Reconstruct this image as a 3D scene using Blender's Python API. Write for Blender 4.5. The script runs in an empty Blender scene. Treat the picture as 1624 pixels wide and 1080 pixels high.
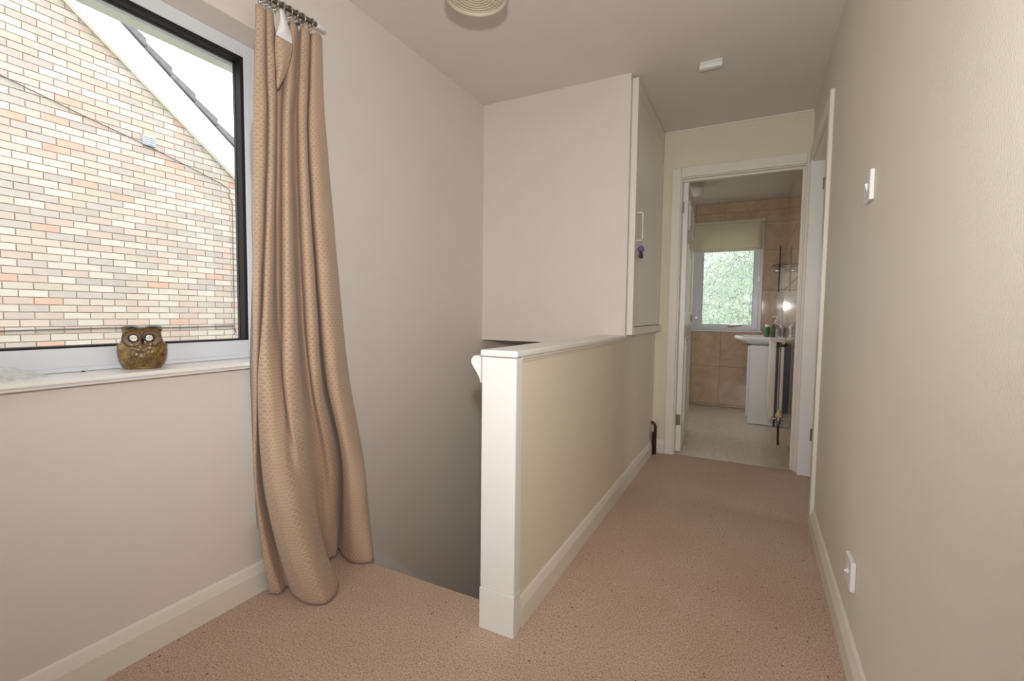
import bpy, bmesh, math, random
from mathutils import Vector, Matrix
from mathutils import noise as mnoise
random.seed(7)
PI = math.pi
S = bpy.context.scene
COL = S.collection

# ------------------------------------------------------------------ camera
W_, H_, FPX = 1624.0, 1080.0, 745.76
YAW, PITCH, ROLL, CAMH = -0.4769, -0.0577, 0.0120, 1.0194
_f = Vector((math.sin(YAW)*math.cos(PITCH), math.cos(YAW)*math.cos(PITCH), math.sin(PITCH)))
_r = Vector((math.cos(YAW), -math.sin(YAW), 0)); _u = _r.cross(_f)
RV = math.cos(ROLL)*_r + math.sin(ROLL)*_u
UV = -math.sin(ROLL)*_r + math.cos(ROLL)*_u
CP = Vector((0, 0, CAMH))
cam = bpy.data.cameras.new('camera'); camo = bpy.data.objects.new('camera', cam); COL.objects.link(camo)
M = Matrix((RV, UV, -_f)).transposed().to_4x4(); M.translation = CP
camo.matrix_world = M
cam.sensor_fit = 'HORIZONTAL'; cam.sensor_width = 36.0; cam.lens = FPX/W_*36.0
cam.clip_start = 0.02; cam.clip_end = 200
S.camera = camo

def project(P):
    d = Vector(P)-CP; z = d.dot(_f)
    return W_/2+FPX*d.dot(RV)/z, H_/2-FPX*d.dot(UV)/z
def px_xz(px, x, z):
    """point on the plane X=x at height z seen in image column px"""
    k = (px-W_/2)/FPX
    a = RV - k*_f
    y = -(a.x*x + a.z*(z-CAMH))/a.y
    return Vector((x, y, z))
def on_axis(ax, val, px, py):
    d = _f + RV*(px-W_/2)/FPX - UV*(py-H_/2)/FPX
    return CP + d*((val-CP[ax])/d[ax])

# ------------------------------------------------------------------ world, light, exposure
S.view_settings.view_transform = 'Standard'
S.view_settings.look = 'None'
S.view_settings.gamma = 1.0
S.view_settings.use_curve_mapping = False
S.view_settings.exposure = 1.40
wd = bpy.data.worlds.new('overcast_sky'); S.world = wd; wd.use_nodes = True
bg = wd.node_tree.nodes['Background']
bg.inputs[0].default_value = (0.95, 0.98, 1.0, 1); bg.inputs[1].default_value = 1.7

def portal(name, loc, rot, sx, sy):
    l = bpy.data.lights.new(name, 'AREA'); l.shape = 'RECTANGLE'; l.size = sx; l.size_y = sy
    l.cycles.is_portal = True
    o = bpy.data.objects.new(name, l); COL.objects.link(o); o.location = loc; o.rotation_euler = rot
    return o
# daylight portals just outside the seen windows and the added unseen ones (they only guide sky sampling)
portal('window_portal_left', (-1.80, 0.43, 1.42), (0, -PI/2, 0), 1.12, 1.54)
portal('added_window_portal_back', (-0.55, -1.74, 1.45), (PI/2, 0, 0), 1.30, 1.40)
portal('added_window_portal_side_room', (2.33, 2.60, 1.45), (0, PI/2, 0), 1.10, 0.70)
portal('window_portal_bathroom', (-0.36, 5.90, 1.44), (-PI/2, 0, 0), 0.86, 1.16)
portal('added_window_portal_bathroom_left', (-1.42, 4.75, 1.50), (0, -PI/2, 0), 1.20, 1.20)
# the photographer's flash, a little above the camera
fl = bpy.data.lights.new('camera_flash', 'SPOT'); fl.energy = 30.0; fl.shadow_soft_size = 0.03
fl.spot_size = math.radians(150); fl.spot_blend = 1.0; fl.color = (1.0, 0.965, 0.93)
flo = bpy.data.objects.new('camera_flash', fl); COL.objects.link(flo); flo.location = (0.0, 0.0, 1.24)
flo.rotation_euler = (math.radians(90+14), 0, -YAW)

# ------------------------------------------------------------------ materials
def lin(c):
    return tuple(((v/255)/12.92 if v/255 <= 0.04045 else ((v/255+0.055)/1.055)**2.4) for v in c)
class NT:
    def __init__(s, name):
        s.m = bpy.data.materials.new(name); s.m.use_nodes = True
        s.t = s.m.node_tree; s.n = s.t.nodes; s.l = s.t.links
        s.b = s.n['Principled BSDF']; s.out = s.n['Material Output']
    def add(s, typ, **kw):
        n = s.n.new(typ)
        for k, v in kw.items():
            if k.startswith('i_'):
                key = k[2:]
                key = int(key) if key.isdigit() else key
                n.inputs[key].default_value = v
            else: setattr(n, k, v)
        return n
    def link(s, a, b): s.l.new(a, b)
    def math(s, op, a, b=None, c=None):
        n = s.n.new('ShaderNodeMath'); n.operation = op
        for i, v in enumerate((a, b, c)):
            if v is None: continue
            if isinstance(v, (int, float)): n.inputs[i].default_value = v
            else: s.l.new(v, n.inputs[i])
        return n.outputs[0]
    def ramp(s, fac, stops, interp='LINEAR'):
        r = s.n.new('ShaderNodeValToRGB'); cr = r.color_ramp; cr.interpolation = interp
        while len(cr.elements) < len(stops): cr.elements.new(0.5)
        for e, (p, c) in zip(cr.elements, stops):
            e.position = p; e.color = (*c, 1) if len(c) == 3 else c
        s.l.new(fac, r.inputs[0]); return r.outputs[0]
    def mix(s, fac, a, b, blend='MIX'):
        n = s.n.new('ShaderNodeMix'); n.data_type = 'RGBA'; n.blend_type = blend
        for i, v in ((0, fac), (6, a), (7, b)):
            if isinstance(v, (int, float)): n.inputs[i].default_value = v
            elif isinstance(v, tuple): n.inputs[i].default_value = (*v, 1)
            else: s.l.new(v, n.inputs[i])
        return n.outputs[2]
    def coords(s, which='Object', scale=None):
        tc = s.n.new('ShaderNodeTexCoord'); o = tc.outputs[which]
        if scale:
            mp = s.n.new('ShaderNodeMapping'); mp.inputs['Scale'].default_value = scale
            s.l.new(o, mp.inputs[0]); o = mp.outputs[0]
        return o
    def noise(s, co, scale, detail=3, rough=0.55, out=0):
        n = s.add('ShaderNodeTexNoise'); n.inputs['Scale'].default_value = scale
        n.inputs['Detail'].default_value = detail; n.inputs['Roughness'].default_value = rough
        s.l.new(co, n.inputs['Vector']); return n.outputs[out]
    def bump(s, h, strength=0.3, dist=0.01, into=None):
        b = s.add('ShaderNodeBump'); b.inputs['Strength'].default_value = strength
        b.inputs['Distance'].default_value = dist
        s.l.new(h, b.inputs['Height']); s.l.new(b.outputs[0], (into or s.b).inputs['Normal']); return b

def plain(name, srgb, rough=0.5, metal=0.0, var=0.05, nscale=6.0, bump=0.0, bscale=120.0, bdist=0.002, stretch=None, spec=0.5):
    t = NT(name); c = lin(srgb)
    co = t.coords('Object', stretch)
    n = t.noise(t.coords('Object'), nscale, 4)
    lo = tuple(v*(1-var) for v in c); hi = tuple(min(1, v*(1+var)) for v in c)
    t.link(t.ramp(n, [(0.3, lo), (0.7, hi)]), t.b.inputs['Base Color'])
    t.b.inputs['Roughness'].default_value = rough; t.b.inputs['Metallic'].default_value = metal
    t.b.inputs['Specular IOR Level'].default_value = spec
    if bump > 0: t.bump(t.noise(co, bscale, 3), bump, bdist)
    return t.m

MT = {}
MT['wall_cream'] = plain('wall_pinkish_cream_paint', (231, 223, 216), 0.6, var=0.012, bump=0.12, bscale=90, bdist=0.002, spec=0.25)
MT['wall_yellow'] = plain('wall_yellow_cream_paint', (233, 225, 205), 0.6, var=0.012, bump=0.15, bscale=90, bdist=0.002, spec=0.25)
MT['wall_vinyl'] = plain('wall_woven_vinyl', (231, 227, 213), 0.6, var=0.02, nscale=3, bump=0.3, bscale=300, bdist=0.002, stretch=(1, 1, 0.55), spec=0.25)
MT['ceiling'] = plain('ceiling_paint', (230, 224, 219), 0.65, var=0.012, bump=0.1, bscale=60, bdist=0.002, spec=0.2)
MT['gloss_white'] = plain('gloss_white_paint', (240, 238, 234), 0.32, var=0.01, bump=0.015, bscale=40, bdist=0.002)
MT['trim_cream'] = plain('cream_gloss_paint', (238, 232, 221), 0.35, var=0.015, bump=0.06, bscale=40, bdist=0.002)
MT['upvc'] = plain('white_plastic_frame', (228, 232, 240), 0.28, var=0.01)
MT['plastic_white'] = plain('white_moulded_plastic', (238, 236, 236), 0.35, var=0.01)
MT['gasket'] = plain('black_rubber_gasket', (22, 20, 22), 0.6, var=0.1)
MT['chrome'] = plain('polished_chrome', (200, 198, 198), 0.16, 1.0, var=0.05)
MT['steel'] = plain('dull_steel', (150, 146, 140), 0.35, 1.0, var=0.1)
MT['brass'] = plain('aged_brass', (176, 148, 96), 0.35, 0.9, var=0.1)
MT['copper'] = plain('tarnished_copper', (70, 50, 38), 0.45, 0.4, var=0.3, nscale=25, bump=0.2)
MT['plaster'] = plain('rough_plaster', (196, 186, 172), 0.9, var=0.15, nscale=30, bump=0.5, bscale=60)
MT['ceramic'] = plain('white_ceramic', (244, 243, 241), 0.1, var=0.005)
MT['melamine'] = plain('white_melamine', (232, 231, 234), 0.35, var=0.01)
MT['rad'] = plain('radiator_enamel', (232, 222, 204), 0.35, var=0.02)
MT['dark_fin'] = plain('dark_grey_metal', (70, 74, 78), 0.5, 0.5, var=0.2, nscale=60)
MT['blind'] = None
MT['lining'] = plain('white_lining_cloth', (240, 240, 244), 0.8, var=0.03, bump=0.2, bscale=300)
MT['green_plastic'] = plain('green_plastic', (66, 112, 66), 0.35, var=0.1, nscale=30)
MT['brown_glass'] = plain('dark_olive_plastic', (92, 92, 70), 0.3, var=0.1, nscale=30)
MT['purple'] = plain('purple_felt', (120, 100, 160), 0.85, var=0.2, nscale=80, bump=0.3)
MT['mauve'] = plain('dark_mauve_felt', (92, 70, 92), 0.85, var=0.2, nscale=80, bump=0.3)
MT['debris'] = plain('dark_brown_debris', (48, 32, 26), 0.7, var=0.3, nscale=200)
MT['wire'] = plain('black_cable', (70, 62, 58), 0.6, var=0.1)
MT['vent'] = plain('blue_grey_plastic', (150, 158, 166), 0.5, var=0.05)
MT['barge'] = plain('white_bargeboard_paint', (250, 250, 250), 0.45, var=0.01)
MT['tile_roof'] = plain('grey_roof_tile', (104, 101, 106), 0.8, var=0.2, nscale=12, bump=0.4, bscale=50)
MT['mortar'] = plain('buff_mortar', (148, 131, 116), 0.95, var=0.1, nscale=20, bump=0.4, bscale=120)
MT['lawn'] = plain('lawn_grass', (92, 112, 62), 0.9, var=0.3, nscale=2, bump=0.5, bscale=40)
MT['bark'] = plain('brown_bark', (88, 72, 58), 0.9, var=0.3, nscale=12, bump=0.6, bscale=30)
MT['stair_dark'] = MT['wall_cream']

def m_leaf():
    t = NT('green_leaves'); g = t.add('ShaderNodeNewGeometry')
    t.link(t.ramp(g.outputs['Random Per Island'], [(0.0, lin((70, 100, 50))), (0.5, lin((120, 150, 84))), (1.0, lin((170, 190, 130)))]), t.b.inputs['Base Color'])
    t.b.inputs['Roughness'].default_value = 0.6
    return t.m
MT['leaf'] = m_leaf()

def m_carpet():
    t = NT('pinkish_brown_carpet'); co = t.coords('Object')
    big = t.noise(co, 2.2, 3, 0.6); fine = t.noise(co, 190, 3, 0.75); mid = t.noise(co, 110, 3, 0.6)
    base = t.ramp(big, [(0.3, lin((219, 189, 168))), (0.7, lin((233, 206, 187)))])
    c1 = t.mix(t.math('MULTIPLY', 1.0, t.ramp(fine, [(0.34, (1, 1, 1)), (0.58, (0, 0, 0))])), base, lin((170, 135, 116)))
    c1 = t.mix(t.ramp(mid, [(0.55, (0, 0, 0)), (0.75, (0.55, 0.55, 0.55))]), c1, lin((240, 218, 204)))
    v = t.add('ShaderNodeTexVoronoi'); v.inputs['Scale'].default_value = 26; t.link(co, v.inputs['Vector'])
    rnd = t.add('ShaderNodeSeparateColor'); t.link(v.outputs['Color'], rnd.inputs[0])
    spot = t.math('MULTIPLY', t.math('LESS_THAN', v.outputs['Distance'], 0.08), t.math('GREATER_THAN', rnd.outputs[0], 0.3))
    c2 = t.mix(t.math('MULTIPLY', spot, 0.8), c1, lin((88, 50, 40)))
    v2 = t.add('ShaderNodeTexVoronoi'); v2.inputs['Scale'].default_value = 60; t.link(co, v2.inputs['Vector'])
    rnd2 = t.add('ShaderNodeSeparateColor'); t.link(v2.outputs['Color'], rnd2.inputs[0])
    spot2 = t.math('MULTIPLY', t.math('LESS_THAN', v2.outputs['Distance'], 0.14), t.math('GREATER_THAN', rnd2.outputs[1], 0.4))
    c3 = t.mix(t.math('MULTIPLY', spot2, 0.55), c2, lin((150, 84, 66)))
    t.link(c3, t.b.inputs['Base Color']); t.b.inputs['Roughness'].default_value = 0.95
    t.b.inputs['Specular IOR Level'].default_value = 0.1
    h = t.math('ADD', fine, t.math('MULTIPLY', mid, 0.8))
    t.bump(h, 0.7, 0.006)
    return t.m
MT['carpet'] = m_carpet()

def m_vinyl():
    t = NT('pale_vinyl_floor'); co = t.coords('Object', (6, 1.2, 1))
    n = t.noise(co, 5, 5, 0.6)
    t.link(t.ramp(n, [(0.3, lin((212, 196, 174))), (0.7, lin((228, 215, 196)))]), t.b.inputs['Base Color'])
    t.b.inputs['Roughness'].default_value = 0.35
    t.bump(n, 0.05, 0.002); return t.m
MT['vinyl'] = m_vinyl()

def m_tile():
    t = NT('beige_stone_tile'); co = t.coords('Object')
    oi = t.add('ShaderNodeObjectInfo')
    off = t.add('ShaderNodeVectorMath', operation='ADD'); cb = t.add('ShaderNodeCombineXYZ')
    t.link(t.math('MULTIPLY', oi.outputs['Random'], 31), cb.inputs[0]); t.link(t.math('MULTIPLY', oi.outputs['Random'], 17), cb.inputs[2])
    t.link(co, off.inputs[0]); t.link(cb.outputs[0], off.inputs[1])
    n = t.noise(off.outputs[0], 9, 6, 0.65)
    c = t.ramp(n, [(0.25, lin((188, 160, 132))), (0.5, lin((206, 182, 155))), (0.75, lin((221, 202, 178)))])
    c = t.mix(t.math('MULTIPLY', oi.outputs['Random'], 0.25), c, lin((196, 166, 138)))
    t.link(c, t.b.inputs['Base Color']); t.b.inputs['Roughness'].default_value = 0.06
    return t.m
MT['tile'] = m_tile()
MT['grout'] = plain('tile_grout', (180, 160, 138), 0.8, var=0.03)

def brick_mat(name, stuff):
    t = NT(name)
    if stuff: g = t.add('ShaderNodeNewGeometry'); rnd = g.outputs['Random Per Island']
    else: g = t.add('ShaderNodeObjectInfo'); rnd = g.outputs['Random']
    c = t.ramp(rnd, [(0.0, lin((176, 169, 162))), (0.2, lin((156, 148, 144))), (0.34, lin((172, 160, 150))), (0.50, lin((168, 147, 138))), (0.60, lin((182, 176, 168))), (0.74, lin((162, 153, 139))), (0.85, lin((178, 138, 122))), (0.93, lin((150, 141, 138)))], 'CONSTANT')
    n = t.noise(t.coords('Object'), 9, 5, 0.65)
    c = t.mix(t.ramp(n, [(0.35, (0.1, 0.1, 0.1)), (0.68, (0.6, 0.6, 0.6))]), c, lin((172, 159, 148)))
    t.link(c, t.b.inputs['Base Color']); t.b.inputs['Roughness'].default_value = 0.9
    t.bump(t.noise(t.coords('Object'), 90, 3), 0.3, 0.004); return t.m
MT['brick'] = brick_mat('pale_brick', False); MT['brick_far'] = brick_mat('pale_brick_far', True)

def m_glass(name, tint=(1, 1, 1)):
    t = NT(name); t.n.remove(t.b)
    tr = t.add('ShaderNodeBsdfTransparent'); tr.inputs[0].default_value = (*tint, 1)
    gl = t.add('ShaderNodeBsdfGlossy'); gl.inputs['Roughness'].default_value = 0.02
    fr = t.add('ShaderNodeFresnel'); fr.inputs[0].default_value = 1.45
    mx = t.add('ShaderNodeMixShader'); t.link(t.math('MULTIPLY', fr.outputs[0], 0.8), mx.inputs[0])
    t.link(tr.outputs[0], mx.inputs[1]); t.link(gl.outputs[0], mx.inputs[2]); t.link(mx.outputs[0], t.out.inputs[0])
    return t.m
MT['glass'] = m_glass('clear_window_glass'); MT['clear'] = m_glass('clear_plastic', (0.93, 0.95, 0.96))

def m_patterned():
    t = NT('patterned_obscure_glass'); t.n.remove(t.b); co = t.coords('Object', (1, 1, 1))
    w = t.add('ShaderNodeTexVoronoi', feature='DISTANCE_TO_EDGE'); w.inputs['Scale'].default_value = 15
    nz = t.noise(co, 14, 3, 0.6, out=1)
    vm = t.add('ShaderNodeVectorMath', operation='MULTIPLY_ADD'); vm.inputs[1].default_value = (0.16, 0.16, 0.16)
    t.link(nz, vm.inputs[0]); t.link(co, vm.inputs[2]); t.link(vm.outputs[0], w.inputs['Vector'])
    rf = t.add('ShaderNodeBsdfRefraction'); rf.inputs['Roughness'].default_value = 0.08; rf.inputs['IOR'].default_value = 1.45
    rf.inputs[0].default_value = (0.95, 0.98, 0.98, 1)
    tl = t.add('ShaderNodeBsdfTranslucent'); tl.inputs[0].default_value = (0.9, 0.94, 0.94, 1)
    tp = t.add('ShaderNodeBsdfTransparent')
    b = t.add('ShaderNodeBump'); b.inputs['Strength'].default_value = 1.0; b.inputs['Distance'].default_value = 0.02
    hgt_ = t.ramp(w.outputs['Distance'], [(0.0, (0, 0, 0)), (0.10, (0.8,)*3), (0.4, (1, 1, 1))])
    t.link(hgt_, b.inputs['Height'])
    t.link(b.outputs[0], rf.inputs['Normal']); t.link(b.outputs[0], tl.inputs['Normal'])
    m1 = t.add('ShaderNodeMixShader'); m1.inputs[0].default_value = 0.12
    t.link(rf.outputs[0], m1.inputs[1]); t.link(tl.outputs[0], m1.inputs[2])
    m2 = t.add('ShaderNodeMixShader'); m2.inputs[0].default_value = 0.15
    t.link(m1.outputs[0], m2.inputs[1]); t.link(tp.outputs[0], m2.inputs[2])
    gl = t.add('ShaderNodeBsdfGlossy'); gl.inputs['Roughness'].default_value = 0.08; t.link(b.outputs[0], gl.inputs['Normal'])
    m3 = t.add('ShaderNodeMixShader'); m3.inputs[0].default_value = 0.06
    t.link(m2.outputs[0], m3.inputs[1]); t.link(gl.outputs[0], m3.inputs[2]); t.link(m3.outputs[0], t.out.inputs[0])
    return t.m
MT['patterned'] = m_patterned()

def m_translucent(name, srgb, fac=0.35, rough=0.8):
    t = NT(name); c = lin(srgb); n = t.noise(t.coords('Object'), 40, 2)
    col = t.ramp(n, [(0.3, tuple(v*0.97 for v in c)), (0.7, c)])
    t.link(col, t.b.inputs['Base Color']); t.b.inputs['Roughness'].default_value = rough
    tl = t.add('ShaderNodeBsdfTranslucent'); t.link(col, tl.inputs[0])
    mx = t.add('ShaderNodeMixShader'); mx.inputs[0].default_value = fac
    t.link(t.b.outputs[0], mx.inputs[1]); t.link(tl.outputs[0], mx.inputs[2]); t.link(mx.outputs[0], t.out.inputs[0])
    return t.m
MT['blind'] = m_translucent('cream_blind_cloth', (240, 235, 214), 0.28)
MT['shade'] = m_translucent('cream_lampshade', (236, 230, 208), 0.25, 0.5)

def m_bag():
    t = NT('crumpled_clear_plastic'); n = t.noise(t.coords('Object'), 60, 3)
    t.b.inputs['Base Color'].default_value = (0.97, 0.98, 0.99, 1); t.b.inputs['Roughness'].default_value = 0.15
    bp = t.bump(n, 0.5, 0.004)
    tp = t.add('ShaderNodeBsdfTransparent'); tl = t.add('ShaderNodeBsdfTranslucent'); tl.inputs[0].default_value = (0.95, 0.96, 0.97, 1)
    m0 = t.add('ShaderNodeMixShader'); m0.inputs[0].default_value = 0.8; t.link(t.b.outputs[0], m0.inputs[1]); t.link(tl.outputs[0], m0.inputs[2])
    mx = t.add('ShaderNodeMixShader'); t.link(t.ramp(n, [(0.35, (0.05,)*3), (0.65, (0.4,)*3)]), mx.inputs[0])
    t.link(m0.outputs[0], mx.inputs[1]); t.link(tp.outputs[0], mx.inputs[2]); t.link(mx.outputs[0], t.out.inputs[0])
    return t.m
MT['bag'] = m_bag()

def m_curtain():
    t = NT('tan_scallop_fabric')
    uv = t.n.new('ShaderNodeTexCoord').outputs['UV']
    sp = t.add('ShaderNodeSeparateXYZ'); t.link(uv, sp.inputs[0])
    u = t.math('DIVIDE', sp.outputs[0], 0.018); v = t.math('DIVIDE', sp.outputs[1], 0.0115)
    row = t.math('FLOOR', v); fv = t.math('FRACT', v)
    half = t.math('MULTIPLY', t.math('MODULO', row, 2.0), 0.5)
    fu = t.math('SUBTRACT', t.math('FRACT', t.math('ADD', u, half)), 0.5)
    # scallop: arc hanging below each row line
    arc = t.math('SUBTRACT', fv, t.math('MULTIPLY', t.math('MULTIPLY', fu, fu), 3.2))
    d = t.math('ABSOLUTE', t.math('SUBTRACT', arc, 0.14))
    line = t.math('SUBTRACT', 1.0, t.math('MINIMUM', t.math('DIVIDE', d, 0.2), 1.0))
    weave = t.noise(uv, 900, 2)
    big = t.noise(uv, 7, 3)
    base = t.ramp(big, [(0.3, lin((187, 158, 135))), (0.7, lin((198, 169, 146)))])
    base = t.mix(t.math('MULTIPLY', t.math('GREATER_THAN', arc, 0.14), 0.22), base, lin((164, 132, 106)))
    c = t.mix(t.math('MULTIPLY', line, 0.75), base, lin((220, 198, 172)))
    t.link(c, t.b.inputs['Base Color']); t.b.inputs['Roughness'].default_value = 0.75
    t.b.inputs['Sheen Weight'].default_value = 0.2
    t.bump(t.math('ADD', line, t.math('MULTIPLY', weave, 0.5)), 0.35, 0.002)
    return t.m
MT['curtain'] = m_curtain()

def m_owl():
    t = NT('brown_glazed_pottery'); co = t.coords('Object')
    n = t.noise(co, 45, 5, 0.7); v = t.add('ShaderNodeTexVoronoi'); v.inputs['Scale'].default_value = 85; t.link(co, v.inputs['Vector'])
    c = t.ramp(n, [(0.3, lin((72, 46, 32))), (0.48, lin((128, 98, 52))), (0.62, lin((150, 124, 66))), (0.8, lin((116, 88, 60)))])
    c = t.mix(t.ramp(v.outputs['Distance'], [(0.15, (0.75,)*3), (0.5, (0, 0, 0))]), c, lin((70, 46, 34)))
    t.link(c, t.b.inputs['Base Color']); t.b.inputs['Roughness'].default_value = 0.3
    t.bump(v.outputs['Distance'], 0.6, 0.004); return t.m
MT['owl'] = m_owl()
MT['owl_dark'] = plain('dark_glazed_pottery', (50, 40, 38), 0.45, var=0.35, nscale=60)
MT['owl_disc'] = plain('ochre_brown_glaze', (104, 80, 46), 0.4, var=0.3, nscale=60)
MT['owl_brown'] = plain('smooth_brown_glaze', (100, 74, 50), 0.35, var=0.3, nscale=60)

# ------------------------------------------------------------------ mesh helpers
BASE = {}
def B(): return bmesh.new()
def box(bm, x0, x1, y0, y1, z0, z1):
    v = [bm.verts.new(p) for p in ((x0,y0,z0),(x1,y0,z0),(x1,y1,z0),(x0,y1,z0),(x0,y0,z1),(x1,y0,z1),(x1,y1,z1),(x0,y1,z1))]
    for f in ((3,2,1,0),(4,5,6,7),(0,1,5,4),(1,2,6,5),(2,3,7,6),(3,0,4,7)): bm.faces.new([v[i] for i in f])
    return bm
def prism(bm, poly, axis, a0, a1):
    """extrude a 2-D polygon along an axis; poly coordinates are the other two axes in order"""
    def P(p, a):
        return ((a, p[0], p[1]), (p[0], a, p[1]), (p[0], p[1], a))[axis]
    lo = [bm.verts.new(P(p, a0)) for p in poly]; hi = [bm.verts.new(P(p, a1)) for p in poly]
    bm.faces.new(lo); bm.faces.new(hi[::-1])
    n = len(poly)
    for i in range(n): bm.faces.new((lo[i], hi[i], hi[(i+1) % n], lo[(i+1) % n]))
    bmesh.ops.recalc_face_normals(bm, faces=bm.faces[:]); return bm
def lathe(bm, c, prof, seg=24, axis=Vector((0,0,1)), cap=True):
    q = Vector((0,0,1)).rotation_difference(Vector(axis).normalized())
    rings = []
    for r, z in prof:
        rings.append([bm.verts.new(Vector(c)+q @ Vector((r*math.cos(2*PI*k/seg), r*math.sin(2*PI*k/seg), z))) for k in range(seg)])
    for a, b in zip(rings, rings[1:]):
        for k in range(seg): bm.faces.new((a[k], a[(k+1) % seg], b[(k+1) % seg], b[k]))
    if cap:
        bm.faces.new(rings[0][::-1]); bm.faces.new(rings[-1])
    return bm
def tube(bm, pts, r, seg=10, closed=False):
    pts = [Vector(p) for p in pts]; n = len(pts); rings = []
    up = Vector((0.13, 0.21, 0.97))
    for i, p in enumerate(pts):
        a = pts[(i-1) % n] if closed else pts[max(0, i-1)]; b = pts[(i+1) % n] if closed else pts[min(n-1, i+1)]
        t = (b-a).normalized(); s = t.cross(up)
        if s.length < 0.05: s = t.cross(Vector((1, 0, 0)))
        s.normalize(); w = s.cross(t)
        rr = r[i] if isinstance(r, (list, tuple)) else r
        rings.append([bm.verts.new(p + rr*(math.cos(2*PI*k/seg)*s + math.sin(2*PI*k/seg)*w)) for k in range(seg)])
    rng = range(n) if closed else range(n-1)
    for i in rng:
        a, b = rings[i], rings[(i+1) % n]
        for k in range(seg): bm.faces.new((a[k], a[(k+1) % seg], b[(k+1) % seg], b[k]))
    if not closed: bm.faces.new(rings[0][::-1]); bm.faces.new(rings[-1])
    return bm
def torus(bm, c, R, r, axis, seg=28, sec=8):
    q = Vector((0,0,1)).rotation_difference(Vector(axis).normalized())
    return tube(bm, [Vector(c)+q @ Vector((R*math.cos(2*PI*k/seg), R*math.sin(2*PI*k/seg), 0)) for k in range(seg)], r, sec, True)
def grid(bm, rows, uvs=None):
    vs = [[bm.verts.new(p) for p in r] for r in rows]
    lay = bm.loops.layers.uv.new('UVMap') if uvs else None
    for i in range(len(vs)-1):
        for j in range(len(vs[0])-1):
            f = bm.faces.new((vs[i][j], vs[i][j+1], vs[i+1][j+1], vs[i+1][j]))
            if lay:
                for l, (a, b) in zip(f.loops, ((i,j),(i,j+1),(i+1,j+1),(i+1,j))): l[lay].uv = uvs[a][b]
    return bm

def bevel(bm, w, seg=2):
    bmesh.ops.bevel(bm, geom=bm.edges[:], offset=w, segments=seg, affect='EDGES', profile=0.5); return bm
def obj(name, bm, mat, parent=None, smooth=False):
    if parent is None:
        xs = [v.co for v in bm.verts]
        base = Vector(((min(p.x for p in xs)+max(p.x for p in xs))/2, (min(p.y for p in xs)+max(p.y for p in xs))/2, min(p.z for p in xs)))
    else: base = BASE[parent]
    for v in bm.verts: v.co -= base
    me = bpy.data.meshes.new(name); bm.normal_update(); bm.to_mesh(me); bm.free()
    o = bpy.data.objects.new(name, me); COL.objects.link(o); BASE[o] = base
    if parent is None: o.location = base
    else: o.parent = parent
    me.materials.append(MT[mat] if isinstance(mat, str) else mat)
    if smooth:
        for p in me.polygons: p.use_smooth = True
        if smooth != 'all':
            try: me.set_sharp_from_angle(angle=math.radians(40))
            except Exception: pass
    return o
def tag(o, label, cat=None, group=None, kind=None):
    o['label'] = label
    if cat: o['category'] = cat
    if group: o['group'] = group
    if kind: o['kind'] = kind
    return o
def thing(name, base, label, cat, group=None, kind=None):
    o = bpy.data.objects.new(name, None); COL.objects.link(o); o.location = base; BASE[o] = Vector(base)
    o.empty_display_size = 0.05
    return tag(o, label, cat, group, kind)
def struct(name, bm, mat, label, cat, smooth=False):
    return tag(obj(name, bm, mat, None, smooth), label, cat, kind='structure')

# ------------------------------------------------------------------ dimensions of the landing
xL, xR, yE, yB, zC = -1.572, 0.283, 3.565, 2.62, 2.326
yBK = -1.60                                  # wall behind the camera
wy0, wy1, wz0, wz1 = -0.30, 1.165, 0.842, 1.985    # left window opening
ZB = -2.62                                   # downstairs floor
bx0, bx1, by0, by1, bzC = -1.30, 0.262, 3.685, 5.74, 2.262   # bathroom
dL, dR, dH = -0.498, 0.2485, 1.985           # bathroom doorway
ry0, ry1 = 2.68, 3.535                       # doorway in the right wall
sy0, sx1 = 1.39, -0.763                      # stair opening

# floor with the stair opening left out
bm = B()
box(bm, xL-0.3, xR+0.12, yBK-0.12, sy0, -0.2, 0)
box(bm, sx1+0.004, xR+0.12, sy0, yE+0.02, -0.2, 0)
struct('floor', bm, 'carpet', 'pinkish brown speckled carpet covering the landing floor', 'carpet')
bm = B(); box(bm, bx0-0.1, bx1+0.1, yE+0.02, by1+0.1, -0.2, -0.004)
struct('floor_bathroom', bm, 'vinyl', 'pale vinyl floor of the bathroom beyond the doorway', 'floor')
# ceiling
bm = B(); box(bm, xL-0.3, xR+0.15, yBK-0.12, yE+0.06, zC, zC+0.15)
struct('ceiling', bm, 'ceiling', 'off white painted ceiling of the landing', 'ceiling')
bm = B(); box(bm, bx0-0.1, bx1+0.1, yE+0.061, by1+0.2, bzC, bzC+0.15)
struct('ceiling_bathroom', bm, 'ceiling', 'cream painted ceiling of the bathroom', 'ceiling')
# left wall with the window opening, running down the stairwell
bm = B()
box(bm, xL-0.19, xL, yBK-0.12, wy0, ZB, zC); box(bm, xL-0.19, xL, wy1, yE+0.12, ZB, zC); box(bm, xL-0.19, xL, yE+0.12, 4.9, ZB, -0.2)
box(bm, xL-0.19, xL, wy0, wy1, ZB, wz0-0.022); box(bm, xL-0.19, xL, wy0, wy1, wz1, zC)
struct('wall_left', bm, 'wall_cream', 'pinkish cream wall on the left holding the large window', 'wall')
# right wall with doorway
bm = B()
box(bm, xR, xR+0.12, yBK-0.12, ry0, -0.2, zC); box(bm, xR, xR+0.12, ry0, ry1, 2.0, zC); box(bm, xR, xR+0.12, ry1, yE+0.12, -0.2, zC)
struct('wall_right', bm, 'wall_vinyl', 'cream textured wall on the right with switch and doorway', 'wall')
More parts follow.
